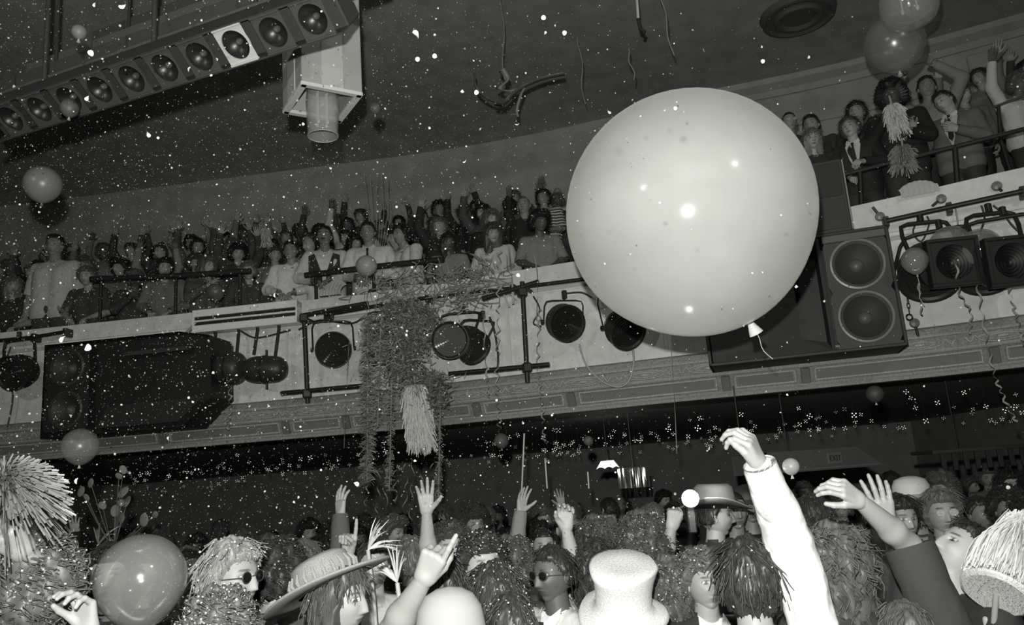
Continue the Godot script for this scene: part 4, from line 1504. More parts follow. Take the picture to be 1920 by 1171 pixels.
func speaker_stack():
	# bass bin with two big drivers at one end and a folded horn at the other
	var rt := fas(1671, 414, 0.55)
	var rb := fas(1704, 646, 0.55)
	var lb := fas(1330, 688, 0.55)
	var c := Vector3((rb.x + lb.x) / 2, 0, (rb.z + lb.z) / 2)
	var axis := (rb - lb)
	axis.y = 0
	var w := axis.length()
	axis = axis.normalized()
	var out := Vector3(-axis.z, 0, axis.x)
	if out.z < 0: out = -out
	var b := Basis(axis, Vector3.UP, out)
	var y0 := (rb.y + lb.y) / 2
	var h := rt.y - rb.y - 0.02
	var t := base("speaker_cabinet", "large black speaker cabinet with two round drivers and a horn, under the giant balloon", "speaker", Vector3(c.x, y0, c.z))
	var black := M(0.030, 0.6)
	var d := 0.52
	var m := MB.new()
	m.box(b * Vector3(0, h / 2, -d), Vector3(w, h, 0.03), b)
	m.box(b * Vector3(0, 0.015, -d / 2), Vector3(w, 0.03, d), b, 0.006)
	m.box(b * Vector3(0, h - 0.015, -d / 2), Vector3(w, 0.03, d), b, 0.006)
	m.box(b * Vector3(w / 2 - 0.015, h / 2, -d / 2), Vector3(0.03, h, d), b, 0.006)
	m.box(b * Vector3(-w / 2 + 0.015, h / 2, -d / 2), Vector3(0.03, h, d), b, 0.006)
	part("carcass", m, black, t)
	# baffle with two drivers at the right
	var bw := w * 0.315
	m = MB.new()
	for yy in [0.71, 0.27]: holed_plate(m, b * Vector3(w / 2 - bw / 2 - 0.03, h * yy, -0.02), b, bw / 2, h * 0.22, bw * 0.435 * 0.93)
	m.box(b * Vector3(w / 2 - bw / 2 - 0.03, h * 0.965, -0.03), Vector3(bw, h * 0.07, 0.02), b)
	m.box(b * Vector3(w / 2 - bw / 2 - 0.03, h * 0.025, -0.03), Vector3(bw, h * 0.05, 0.02), b)
	var bf := part("baffle", m, M(0.055, 0.65), t)
	var r := bw * 0.435
	cone_driver(b * Vector3(w / 2 - bw / 2 - 0.03, h * 0.71, -0.02), b, r, t)
	cone_driver(b * Vector3(w / 2 - bw / 2 - 0.03, h * 0.27, -0.02), b, r, t)
	m = MB.new()
	m.box(b * Vector3(w / 2 - bw / 2 - 0.03, h - 0.065, -0.012), Vector3(bw, 0.07, 0.03), b, 0.006)
	part("badge_strip", m, M(0.10, 0.5), t)
	# deep slot and flared horn
	m = MB.new()
	var x0 := w / 2 - bw - 0.05
	m.box(b * Vector3(x0 - 0.02, h / 2, -0.20), Vector3(0.03, h - 0.06, 0.36), b)
	part("slot_wall", m, M(0.02, 0.7), t)
	m = MB.new()
	var x1 := x0 - w * 0.15
	var tl := b * Vector3(-w / 2 + 0.04, h - 0.03, -0.01)
	var bl := b * Vector3(-w / 2 + 0.04, 0.03, -0.01)
	m.facet([b * Vector3(x1, h - 0.05, -0.40), b * Vector3(-w / 2 + 0.04, h - 0.05, -0.03), b * Vector3(-w / 2 + 0.04, 0.10, -0.03), b * Vector3(x1, 0.22, -0.40)], out)
	m.facet([b * Vector3(x1, 0.22, -0.40), b * Vector3(-w / 2 + 0.04, 0.10, -0.03), b * Vector3(-w / 2 + 0.04, 0.03, -0.01), b * Vector3(x0, 0.03, -0.02), b * Vector3(x0, 0.14, -0.34)], out + Vector3.UP)
	part("horn", m, M(0.045, 0.6), t)
	# smaller cabinet standing on top
	var st := fas(1521, 312, 0.42)
	var sr := fas(1576, 308, 0.42)
	var s0 := Vector3(c.x, y0 + h, c.z) + axis * ((sr - c).dot(axis) - 0.30) + out * -0.24
	var hh := st.y - (y0 + h)
	var t2 := base("tweeter_cabinet", "small dark cabinet standing on the large speaker behind the balloon", "speaker", s0)
	m = MB.new()
	m.box(Vector3(0, hh / 2, 0), Vector3(0.60, hh, 0.40), b, 0.012)
	part("carcass", m, M(0.04, 0.6), t2)
	m = MB.new()
	m.box(b * Vector3(0, hh * 0.72, 0.205), Vector3(0.54, hh * 0.46, 0.012), b, 0.004)
	part("grille", m, M(0.035, 0.8), t2)
	m = MB.new()
	m.box(b * Vector3(0, hh * 0.25, 0.205), Vector3(0.54, hh * 0.40, 0.012), b, 0.004)
	part("grille", m, M(0.05, 0.8), t2)
	m = MB.new()
	m.tube([b * Vector3(0.305, hh * 0.98, 0.19), b * Vector3(0.305, 0.02, 0.19)], 0.008, 6)
	part("edge_bead", m, M(0.30, 0.4), t2)

func speaker_far():
	var tl := fas(52, 650, 0.55)
	var bl := fas(75, 822, 0.55)
	var br := fas(352, 800, 0.55)
	var axis := br - bl
	axis.y = 0
	var w := axis.length() + 0.28
	axis = axis.normalized()
	var out := Vector3(-axis.z, 0, axis.x)
	if out.z < 0: out = -out
	var b := Basis(axis, Vector3.UP, out)
	var h := tl.y - bl.y
	var t := base("speaker_cabinet", "large black speaker cabinet with a slanted end, by the white louvred box", "speaker", bl + axis * (w / 2))
	# prism outline with the lower right corner cut away
	var m := MB.new()
	var d := 0.52
	var o := [Vector2(-w / 2, 0), Vector2(w / 2 - 0.34, 0), Vector2(w / 2, 0.30), Vector2(w / 2 - 0.03, h * 0.93), Vector2(w / 2 - 0.4, h), Vector2(-w / 2, h)]
	for z in [-d, -0.14]:
		var pts := []
		for p in o: pts.append(b * Vector3(p.x, p.y, z))
		m.facet(pts, out * (-1.0 if z < -0.1 else 1.0))
	for q in o.size():
		var p: Vector2 = o[q]
		var r: Vector2 = o[(q + 1) % o.size()]
		var nn := b * Vector3(r.y - p.y, p.x - r.x, 0)
		m.facet([b * Vector3(p.x, p.y, -d), b * Vector3(r.x, r.y, -d), b * Vector3(r.x, r.y, 0), b * Vector3(p.x, p.y, 0)], nn)
	part("carcass", m, M(0.013, 0.6), t)
	m = MB.new()
	for yy in [0.73, 0.28]: holed_plate(m, b * Vector3(-w / 2 + 0.30, h * yy, -0.005), b, 0.28, h * 0.225, 0.20)
	part("baffle", m, M(0.018, 0.65), t)
	cone_driver(b * Vector3(-w / 2 + 0.30, h * 0.73, -0.005), b, 0.215, t, true)
	cone_driver(b * Vector3(-w / 2 + 0.30, h * 0.28, -0.005), b, 0.215, t, true)
	m = MB.new()
	m.facet([b * Vector3(-w / 2 + 0.66, 0.06, -0.02), b * Vector3(w / 2 - 0.40, 0.06, -0.01), b * Vector3(w / 2 - 0.10, 0.32, -0.01), b * Vector3(-w / 2 + 0.8, 0.30, -0.035)], out)
	part("horn_lip", m, M(0.025, 0.6), t)
	m = MB.new()
	m.box(b * Vector3(0.35, h * 0.82, -0.03), Vector3(w - 1.3, 0.05, 0.03), b, 0.004)
	part("slot_wall", m, M(0.04, 0.7), t)

var flake_cache := {}
func hair_flakes(style: String, count: int) -> ArrayMesh:
	# confetti lying in the hair
	var key := "%s_%d" % [style, count]
	if flake_cache.has(key): return flake_cache[key]
	var src := hair(style).surface_get_arrays(0)
	var v: PackedVector3Array = src[Mesh.ARRAY_VERTEX]
	var n: PackedVector3Array = src[Mesh.ARRAY_NORMAL]
	var r := RandomNumberGenerator.new()
	r.seed = hash(key)
	var m := MB.new()
	for q in count:
		var k := r.randi_range(0, v.size() - 1)
		if v[k].y < -0.02 and r.randf() < 0.6: continue
		var u := n[k].cross(Vector3(r.randf() - 0.5, r.randf() - 0.5, r.randf() - 0.5)).normalized()
		var w := n[k].cross(u).normalized()
		var tilt := (w + n[k] * r.randf_range(-0.7, 0.7)).normalized()
		var s := r.randf_range(0.0017, 0.0034)
		var p := v[k] + n[k] * 0.004
		m.quad(p - u * s - tilt * s, p + u * s - tilt * s, p + u * s + tilt * s, p - u * s + tilt * s)
	var out := m.commit()
	flake_cache[key] = out
	return out

func sprinkle(t: Node3D, style: String, count: int):
	var o := mount("confetti", hair_flakes(style, count), M(0.45, 0.6), t)
	o.set_meta("kind", "stuff")

func collar_and_tie(t: Node3D, tie_tone: float, lean := 0.0):
	# white shirt front with a dark tie, over the chest
	var m := MB.new()
	m.facet([Vector3(-0.055, 1.455, 0.045), Vector3(0.055, 1.455, 0.045), Vector3(0.078, 1.39, 0.106), Vector3(0.050, 1.24, 0.139), Vector3(0.0, 1.08, 0.143), Vector3(-0.050, 1.24, 0.139), Vector3(-0.078, 1.39, 0.106)], Vector3(0, 0.2, 1))
	for e in [-1.0, 1.0]:
		m.facet([Vector3(e * 0.012, 1.425, 0.103), Vector3(e * 0.060, 1.475, 0.040), Vector3(e * 0.074, 1.43, 0.070), Vector3(e * 0.040, 1.385, 0.118)], Vector3(0, 0.2, 1))
	var bent := Transform3D(Basis(Vector3.RIGHT, lean), Vector3(0, 0.95, 0)) * Transform3D(Basis.IDENTITY, Vector3(0, -0.95, 0))
	part("shirt_front", m, M(0.72, 0.8), t).transform = bent
	m = MB.new()
	m.facet([Vector3(-0.016, 1.425, 0.108), Vector3(0.016, 1.425, 0.108), Vector3(0.011, 1.39, 0.120), Vector3(-0.011, 1.39, 0.120)], Vector3(0, 0, 1))
	m.facet([Vector3(-0.011, 1.39, 0.120), Vector3(0.011, 1.39, 0.120), Vector3(0.026, 1.18, 0.150), Vector3(0.0, 1.14, 0.152), Vector3(-0.026, 1.18, 0.150)], Vector3(0, 0, 1))
	part("tie", m, M(tie_tone, 0.6), t).transform = bent

func glasses(t: Node3D, dark: bool):
	var m := MB.new()
	var l := MB.new()
	for s in [-1.0, 1.0]:
		var loop := []
		for e in 17:
			var a := TAU * e / 16
			loop.append(Vector3(s * 0.033 + cos(a) * 0.024, 0.008 + sin(a) * 0.019, 0.093 - absf(cos(a) * 0.024 + 0.033) * 0.10))
		m.tube(loop, 0.0022, 5, false)
		l.ball(Vector3(s * 0.033, 0.008, 0.090), Vector3(0.023, 0.018, 0.003), 14, 8, Basis(Vector3.UP, s * 0.12))
		m.tube([Vector3(s * 0.056, 0.010, 0.086), Vector3(s * 0.078, 0.008, 0.03), Vector3(s * 0.080, 0.004, -0.02)], 0.0022, 5)
	m.tube([Vector3(-0.010, 0.010, 0.094), Vector3(0, 0.013, 0.098), Vector3(0.010, 0.010, 0.094)], 0.0022, 5)
	var g := mount("spectacles", m, M(0.05 if dark else 0.35, 0.3), t)
	var o := part("lens", l, M(0.008, 0.05) if dark else glass(0.7, 0.35, 0.02), g)

func cap_hat(t: Node3D, tone: float, rough := 0.6, shiny := 0.0):
	var m := MB.new()
	m.lathe([Vector2(0.096, 0.035), Vector2(0.101, 0.05), Vector2(0.100, 0.09), Vector2(0.082, 0.125), Vector2(0.04, 0.142), Vector2(0.0, 0.146)], 28, Transform3D.IDENTITY, true)
	var k := m.v.size()
	for r in 4:
		for s in 13:
			var a := lerpf(-1.1, 1.1, s / 12.0)
			var rr := 0.094 + 0.022 * r
			m.vert(Vector3(sin(a) * rr * 0.95, 0.042 - 0.010 * r + 0.006 * cos(a), cos(a) * rr), Vector3(0, 1, 0.25).normalized())
	m.grid(k, 4, 13)
	mount("cap", m, M(tone, rough, shiny), t)

func brim_hat(t: Node3D, called: String, m_: Material, wide: float, curl: float, crown: float, x := Transform3D.IDENTITY, pinch := 0.0):
	# hat with a brim that may curl up at the sides
	var m := MB.new()
	m.lathe([Vector2(0.100, 0.0), Vector2(wide * 0.7, -0.004), Vector2(wide, -0.012), Vector2(wide + 0.004, -0.007), Vector2(wide, -0.002), Vector2(wide * 0.7, 0.006), Vector2(0.108, 0.012), Vector2(0.104, crown * 0.5), Vector2(0.096, crown * 0.85), Vector2(0.075, crown), Vector2(0.03, crown * 0.93), Vector2(0.0, crown * 0.90)], 40, Transform3D.IDENTITY, true)
	for q in m.v.size():
		var p := m.v[q]
		var r := Vector2(p.x, p.z).length()
		if r > 0.108: p.y += curl * pow(absf(p.x) / wide, 2.2) * smoothstep(0.10, wide, r)
		else: p.x *= 1.0 - pinch * clampf(p.y / crown, 0, 1)
		p.z *= 1.14
		m.v[q] = p
	return mount(called, m, m_, t, x * Transform3D(Basis.IDENTITY, Vector3(0, 0.050, -0.005)))

# ------------------------------------------------------------------ balcony crowd
const HAIR_WORDS := {"short": "short dark hair", "cropped": "cropped hair", "full": "full dark hair", "curly": "curly hair", "afro": "round afro hair", "long": "long straight hair", "wavy": "long wavy hair", "bald": "balding head"}
const POSE_WORDS := {"down": "arms at the sides", "rail": "leaning on the parapet", "rail_bare": "bare forearms on parapet", "wave": "waving one arm", "both_up": "both arms up", "clap": "clapping", "bare": "bare forearms forward", "drink": "fist at chin"}
func tone_word(l: float) -> String:
	if l < 0.035: return "black"
	if l < 0.10: return "charcoal"
	if l < 0.30: return "grey"
	if l < 0.5: return "pale grey"
	return "white"

func balcony_floor(x: float, row: int) -> float:
	return BALCONY_FLOOR + RISE * row + (0.42 if x > 2.6 else 0.0)

func on_balcony(px: float, py: float, off: float, yaw: float, o: Dictionary, arms: Array, lean := 0.0) -> Node3D:
	var p := fas(px, py, -off)
	var row := int(floorf((off - 0.13) / TIER))
	if not o.has("cell"): o.cell = 0.018
	return special(px, py, depth_of(p), yaw + front_yaw(p.x), o, arms, balcony_floor(p.x, maxi(row, 0)), lean)

func crowd_look(o: Dictionary, r: RandomNumberGenerator):
	o.woman = 1.0 if r.randf() < 0.45 else 0.0
	o.skin = [0.34, 0.34, 0.34, 0.10][r.randi() % 4]
	if o.woman > 0.5: o.hair = ["wavy", "long", "curly", "full"][r.randi() % 4]
	else: o.hair = ["short", "full", "short", "curly", "cropped", "bald", "afro"][r.randi() % 7]
	o.hair_tone = [0.015, 0.02, 0.05, 0.11][r.randi() % 4]
	var tone: float = [0.02, 0.025, 0.05, 0.05, 0.08, 0.16, 0.22, 0.55][r.randi() % 8]
	o.cloth = M(tone, 0.85)
	o.tone = tone
	o.cloth_name = ["jacket", "shirt", "sweater"][r.randi() % 3]
	o.turn = [Vector3(0.15, 0.0, 0.0), Vector3(0.10, 0.45, 0.0), Vector3(0.10, -0.45, 0.0)][r.randi() % 3]

func build_balcony_crowd():
	var r := RandomNumberGenerator.new()
	r.seed = 404
	# people who stand out
	var rail_arm := func(sleeve: float) -> Array:
		var a := []
		for s in [-1.0, 1.0]: a.append({"side": s, "elbow": Vector3(s * 0.28, 1.14, 0.10), "wrist": Vector3(s * 0.10, 1.08, 0.30), "hand": "relaxed", "sleeve": sleeve, "palm": Vector3(0, -1, 0)})
		return a
	var t := on_balcony(1778, 188, 0.45, -0.35, {"label": "person in a grey suit, white shirt and dark tie leaning over the guard rail", "skin": 0.30, "hair": "short", "hair_tone": 0.02, "cloth": M(0.12, 0.8), "cloth_name": "suit_jacket", "turn": Vector3(0.25, -0.35, 0.25), "fine": true}, [{"side": -1.0, "elbow": Vector3(-0.30, 1.16, 0.05), "wrist": Vector3(-0.30, 1.36, 0.22), "hand": "relaxed", "palm": Vector3(0.5, 0.2, 1)}, {"side": 1.0, "elbow": Vector3(0.27, 1.12, 0.05), "wrist": Vector3(0.10, 1.20, 0.24), "hand": "relaxed", "palm": Vector3(0, 0, -1)}])
	collar_and_tie(t, 0.012)
	t = on_balcony(1595, 240, 0.42, -0.25, {"label": "person in a black jacket, white blouse and loose dark tie at the guard rail", "woman": 1.0, "skin": 0.36, "hair": "full", "hair_tone": 0.06, "cloth": M(0.018, 0.8), "cloth_name": "jacket", "turn": Vector3(-0.1, -0.1, 0.1), "fine": true}, [{"side": -1.0, "elbow": Vector3(-0.26, 1.12, 0.12), "wrist": Vector3(-0.06, 1.02, 0.30), "hand": "fist", "palm": Vector3(0, -1, 0)}, {"side": 1.0, "elbow": Vector3(0.26, 1.14, 0.12), "wrist": Vector3(0.12, 1.14, 0.33), "hand": "drooped", "palm": Vector3(0, -0.6, -1)}], 0.1)
	collar_and_tie(t, 0.012, 0.1)
	t = on_balcony(1523, 262, 0.45, 0.1, {"label": "person with fair fringe and dark jacket beside the giant balloon on the balcony", "woman": 1.0, "skin": 0.36, "hair": "long", "hair_tone": 0.12, "cloth": M(0.03, 0.8), "cloth_name": "jacket", "fine": true}, rail_arm.call(2.0), 0.15)
	t = on_balcony(1672, 182, 0.50, -0.2, {"label": "person in black shaking a white pompom at the guard rail", "skin": 0.07, "hair": "afro", "hair_tone": 0.012, "cloth": M(0.015, 0.8), "cloth_name": "jacket"}, [{"side": -1.0, "elbow": Vector3(-0.26, 1.14, 0.1), "wrist": Vector3(-0.06, 1.30, 0.28), "hand": "fist", "palm": Vector3(0, 0, -1)}, {"side": 1.0, "elbow": Vector3(0.26, 1.13, 0.1), "wrist": Vector3(0.14, 1.12, 0.30), "hand": "fist", "palm": Vector3(0, 0, -1)}])
	for q in [[1480, 230, 1.25, "cropped", 0.02, 0.05], [1521, 236, 1.75, "short", 0.02, 0.04], [1606, 212, 1.3, "full", 0.02, 0.03], [1645, 242, 0.62, "curly", 0.03, 0.03]]:
		t = on_balcony(q[0], q[1], q[2], r.randf_range(-0.3, 0.3), {"label": ["person with glasses behind the fringed head by the giant balloon", "person with short hair and grey jumper behind the fringed head", "person with full dark hair behind the loose tie on the balcony", "person with curly hair peering between the tie and the pompom"][[1480, 1521, 1606, 1645].find(q[0])], "skin": 0.30, "hair": q[3], "hair_tone": q[4], "cloth": M(q[5], 0.8), "cloth_name": "sweater"}, arms_pose("down").arms)
		if q[0] == 1480: glasses(t, false)
	t = on_balcony(1738, 165, 1.25, 0.1, {"label": "person in a pale shirt with one arm bent overhead behind the suit", "skin": 0.22, "hair": "short", "hair_tone": 0.02, "cloth": M(0.22, 0.8), "cloth_name": "shirt"}, [{"side": -1.0, "elbow": Vector3(-0.34, 1.48, 0.10), "wrist": Vector3(-0.24, 1.68, 0.18), "hand": "fist", "palm": Vector3(0, 0, 1)}, {"side": 1.0, "elbow": Vector3(0.32, 1.62, 0.05), "wrist": Vector3(0.10, 1.78, 0.14), "hand": "fist", "palm": Vector3(0, 0, 1)}])
	# left and middle
	t = on_balcony(103, 462, 0.55, 0.1, {"label": "person in a white T-shirt standing tall at the far end of the balcony", "skin": 0.26, "hair": "short", "hair_tone": 0.02, "cloth": M(0.50, 0.85), "cloth_name": "t_shirt", "trousers": M(0.06, 0.9)}, [{"side": -1.0, "elbow": Vector3(-0.25, 1.12, -0.02), "wrist": Vector3(-0.25, 0.88, 0.05), "sleeve": 1.0}, {"side": 1.0, "elbow": Vector3(0.27, 1.12, 0.0), "wrist": Vector3(0.24, 0.95, 0.14), "sleeve": 1.0}])
	t = on_balcony(608, 443, 0.55, 0.25, {"label": "person with a moustache in a dark vest over white sleeves at the parapet", "skin": 0.20, "hair": "short", "hair_tone": 0.015, "cloth": M(0.62, 0.85), "cloth_name": "shirt", "folds": 0.012, "fine": true}, rail_arm.call(2.0), 0.12)
	var m := MB.new()
	m.facet([Vector3(-0.02, 1.16, 0.146), Vector3(-0.10, 1.40, 0.118), Vector3(-0.17, 1.38, 0.085), Vector3(-0.175, 1.05, 0.118), Vector3(-0.02, 1.02, 0.142)], Vector3(0, 0, 1))
	m.facet([Vector3(0.02, 1.16, 0.146), Vector3(0.10, 1.40, 0.118), Vector3(0.17, 1.38, 0.085), Vector3(0.175, 1.05, 0.118), Vector3(0.02, 1.02, 0.142)], Vector3(0, 0, 1))
	var vest := part("vest", m, M(0.03, 0.8), t)
	vest.transform = Transform3D(Basis(Vector3.RIGHT, 0.12), Vector3(0, 0.95, 0.008)) * Transform3D(Basis.IDENTITY, Vector3(0, -0.95, 0))
	m = MB.new()
	m.ball(Vector3(0, -0.048, 0.098), Vector3(0.026, 0.006, 0.008), 10, 6)
	mount("moustache", m, M(0.012, 0.8), t)
	for q in [[690, 436, "person in a white shirt and narrow dark tie leaning on the padded rail", 0.66, true], [752, 440, "person in a plain white shirt turned sideways at the padded rail", 0.60, false], [545, 470, "person in a white shirt with an open black waistcoat at the parapet", 0.66, false]]:
		t = on_balcony(q[0], q[1], 0.55, -0.6 if q[0] == 752 else 0.15, {"label": q[2], "skin": 0.26, "hair": "full" if q[0] == 752 else "short", "hair_tone": 0.02, "cloth": M(q[3], 0.85), "cloth_name": "shirt", "folds": 0.014, "wide": 1.08}, rail_arm.call(2.0), 0.15)
		if q[4]: collar_and_tie(t, 0.015, 0.15)
	t = on_balcony(982, 386, 1.3, 0.1, {"label": "person with pale cropped hair and dark top beside the striped shirt on the balcony", "skin": 0.26, "hair": "cropped", "hair_tone": 0.10, "cloth": M(0.02, 0.85), "cloth_name": "sweater", "fine": true}, arms_pose("down").arms)
	t = on_balcony(1018, 372, 1.9, -0.2, {"label": "person in a striped shirt behind the pale cropped head on the balcony", "skin": 0.24, "hair": "full", "hair_tone": 0.02, "cloth": striped(), "cloth_name": "striped_shirt", "wide": 1.05}, arms_pose("bare").arms)
	var rows := ["front", "second", "third", "fourth", "fifth", "highest"]
	for row in 5:
		var x := -10.6
		while x < 6.4:
			x += r.randf_range(0.48, 0.64)
			var off: float = -(0.13 + TIER * row + (0.46 if row == 0 else 0.36) + r.randf_range(-0.06, 0.06))
			var fy := balcony_floor(x, row)
			var s := r.randf_range(0.93, 1.05)
			var p := front(x, fy, off)
			var hp := pixel(p + Vector3(0, 1.6 * s, 0))
			var pose: String = (["rail", "rail_bare", "rail", "clap", "wave"] if row == 0 else ["down", "down", "clap", "wave", "bare", "drink", "both_up"])[r.randi() % (5 if row == 0 else 7)]
			var o := {"cell": 0.018}
			crowd_look(o, r)
			var turn := r.randf_range(-0.35, 0.35)
			if hp.x < -50 or hp.x > 1970: continue
			if hp.distance_to(Vector2(1292, 403)) < 205: continue
			if hp.x > 1480 and hp.x < 1690 and row > 1: continue
			if hp.x > 1480 and row == 0: continue
			if hp.x >= 1690 and row > 3: continue
			if hp.x > 1060 and hp.x < 1480: continue
			if not free_spot(p, 0.40): continue
			o.label = "person in %s %s, %s, %s, %s balcony row" % [tone_word(o.tone), o.cloth_name, HAIR_WORDS[o.hair], POSE_WORDS[pose], rows[row]]
			o.group = "people in the balcony crowd"
			person(p, front_yaw(x) * 0.5 + turn + (0.35 if x < -3.0 else (-0.3 if x > 2.0 else 0.0)), s, "crowd_" + pose, arms_pose(pose), o)
	# white cloths over the parapet
	for q in [[1690, 330, 1762, 372, "pleated white skirt cloth bundled over the parapet by the pompom"], [600, 520, 640, 556, "white cloth hanging over the parapet under the moustached leaner"]]:
		var a := fas(q[0], q[3], 0.05)
		var b := fas(q[2], q[3] - (14 if q[0] > 1000 else 4), 0.05)
		var hh: float = fas((q[0] + q[2]) / 2.0, q[1], 0.0).y - a.y
		m = MB.new()
		var k := 0
		for row2 in 7:
			var f := row2 / 6.0
			for s in 33:
				var u := s / 32.0
				var p := a.lerp(b, u)
				var round_ := sin(PI * clampf(u, 0.03, 0.97))
				p.y = a.y + hh * f * (0.55 + 0.45 * pow(round_, 0.5)) - 0.0
				p += front_out(p.x) * (-0.20 * f * f + 0.016 * sin(u * 44.0 + 2.0 * sin(f * 3.0)) * (1.0 - 0.4 * f) + 0.02)
				m.vert(p, (front_out(p.x) + Vector3.UP * 0.4 + Vector3(cos(u * 44.0) * -0.5, 0, 0)).normalized())
		m.grid(k, 7, 33)
		thing("white_cloth", m, M(0.55, 0.9), q[4], "cloth")

func striped() -> StandardMaterial3D:
	var im := Image.create(8, 64, false, Image.FORMAT_RGB8)
	for y in 64:
		var l := 0.75 if (y / 8) % 2 == 0 else 0.22
		for x in 8: im.set_pixel(x, y, Color(l, l, l))
	var m := StandardMaterial3D.new()
	m.albedo_texture = ImageTexture.create_from_image(im)
	m.uv1_triplanar = true
	m.uv1_scale = Vector3.ONE * 6.0
	m.roughness = 0.9
	return m

# ------------------------------------------------------------------ floor crowd
func build_floor_crowd():
	var r := RandomNumberGenerator.new()
	r.seed = 77
	var down := func() -> Array: return arms_pose("down").arms
	var one_down := func(s: float) -> Dictionary: return arms_pose("down").arms[0 if s < 0 else 1]
	var t: Node3D
	# white plush top hat
	t = special(1172, 1180, 3.15, PI * 0.9, {"label": "person under a white plush top hat, seen from behind", "skin": 0.34, "hair": "short", "hair_tone": 0.05, "cloth": M(0.05), "cloth_name": "jacket"}, down.call())
	var m := MB.new()
	m.lathe([Vector2(0.098, -0.012), Vector2(0.150, -0.016), Vector2(0.176, -0.004), Vector2(0.182, 0.014), Vector2(0.172, 0.030), Vector2(0.140, 0.030), Vector2(0.120, 0.038), Vector2(0.111, 0.07), Vector2(0.112, 0.12), Vector2(0.121, 0.17), Vector2(0.134, 0.205), Vector2(0.136, 0.218), Vector2(0.126, 0.228), Vector2(0.06, 0.226), Vector2(0.0, 0.224)], 48, Transform3D(Basis.IDENTITY.scaled(Vector3.ONE * 1.12), Vector3.ZERO), true)
	for q in m.v.size():
		var p := m.v[q]
		p += m.n[q] * 0.003 * fine_noise.get_noise_3d(p.x * 300, p.y * 300, p.z * 300)
		if Vector2(p.x, p.z).length() > 0.145: p.y += 0.018 * sin(atan2(p.z, p.x) * 2.0 + 0.6)
		p.z *= 1.1
		m.v[q] = p
	var plush := patchy(0.86, 0.95, noise_image(128, 0.12, 31, 0.72, 1.0), Vector3.ONE * 6.0, 0.5)
	plush.uv1_world_triplanar = false
	var hat := mount("top_hat", m, plush, t, Transform3D(Basis(Vector3.RIGHT, -0.34) * Basis(Vector3.BACK, 0.16), Vector3(0.0, 0.052, -0.01)))
	# dark head with the raised white sleeve
	t = special(1405, 1092, 2.6, PI * 0.97, {"label": "person with thick dark hair raising one white-sleeved arm, seen from behind", "skin": 0.27, "hair": "full", "hair_tone": 0.022, "cloth": M(0.60, 0.9), "cloth_name": "shirt", "cell": 0.011, "folds": 0.020}, [{"side": -1.0, "e": [1478, 1012, 2.56], "w": [1425, 872, 2.5], "t": [1392, 790, 2.48], "hand": "hook", "palm": Vector3(-0.85, 0, -0.5), "sleeve": 2.0, "cuff": 0.9, "loose": 0.017}, one_down.call(1.0)])
	sprinkle(t, "full", 70)
	# half a face behind that head, hair full of confetti
	t = special(1322, 1092, 3.4, 0.25, {"label": "person with confetti-dusted curls half hidden behind the thick dark hair", "skin": 0.30, "hair": "curly", "hair_tone": 0.10, "cloth": M(0.03), "cloth_name": "jacket", "fine": true}, down.call())
	sprinkle(t, "curly", 900)
	collar_and_tie(t, 0.02)
	# wavy hair, hand raised behind
	t = special(1572, 1058, 2.95, PI * 0.92, {"label": "person with brown wavy hair raising an open hand, seen from behind", "woman": 1.0, "skin": 0.27, "hair": "wavy", "hair_tone": 0.085, "cloth": M(0.02), "cloth_name": "jacket", "cell": 0.012}, [{"side": -1.0, "e": [1706, 1075, 2.9], "w": [1664, 985, 2.9], "t": [1640, 888, 2.9], "hand": "open", "palm": Vector3(0.1, 0, -1), "sleeve": 1.0}, one_down.call(1.0)])
	# dark T-shirt, arm across
	t = special(1702, 1200, 2.45, PI, {"label": "person in a dark T-shirt with short hair reaching an arm up and across", "skin": 0.27, "hair": "short", "hair_tone": 0.07, "cloth": M(0.030, 0.9), "cloth_name": "t_shirt", "cell": 0.011, "folds": 0.012}, [{"side": -1.0, "e": [1704, 1022, 2.55], "w": [1614, 940, 2.45], "t": [1552, 893, 2.42], "hand": "relaxed", "palm": Vector3(-0.2, -0.5, -0.8), "sleeve": 1.0, "loose": 0.030}, one_down.call(1.0)])
	# face turned up in profile
	t = special(1772, 1036, 3.0, -1.45, {"label": "person in profile with chin tipped up, white collar and dark hair", "woman": 1.0, "skin": 0.36, "hair": "short", "hair_tone": 0.02, "cloth": M(0.02), "cloth_name": "jacket", "turn": Vector3(-0.75, 0, 0), "fine": true}, down.call())
	collar_and_tie(t, 0.5)
	# white tinsel plume on a shiny plate
	t = special(1872, 1190, 2.95, PI * 0.9, {"label": "person with brown hair below the tall white tinsel plume", "skin": 0.36, "hair": "full", "hair_tone": 0.05, "cloth": M(0.03), "cloth_name": "jacket"}, [{"side": 1.0, "e": [1800, 1245, 2.8], "w": [1860, 1200, 2.75], "t": [1864, 1160, 2.75], "hand": "fist", "palm": Vector3(0.3, 0, -1), "sleeve": 2.0}, one_down.call(-1.0)])
	var pl := base("tinsel_plume", "tall white tinsel plume with a glittering plate base, held over the heads", "plume", at(1868, 1110, 2.72))
	var pb := basis_along(Vector3(0.80, 0.85, -0.50))
	m = MB.new()
	m.lathe([Vector2(0.0, -0.006), Vector2(0.10, -0.012), Vector2(0.112, -0.004), Vector2(0.115, 0.004), Vector2(0.105, 0.012), Vector2(0.0, 0.014)], 40, Transform3D(pb, Vector3.ZERO))
	part("plate", m, glitter(), pl)
	m = MB.new()
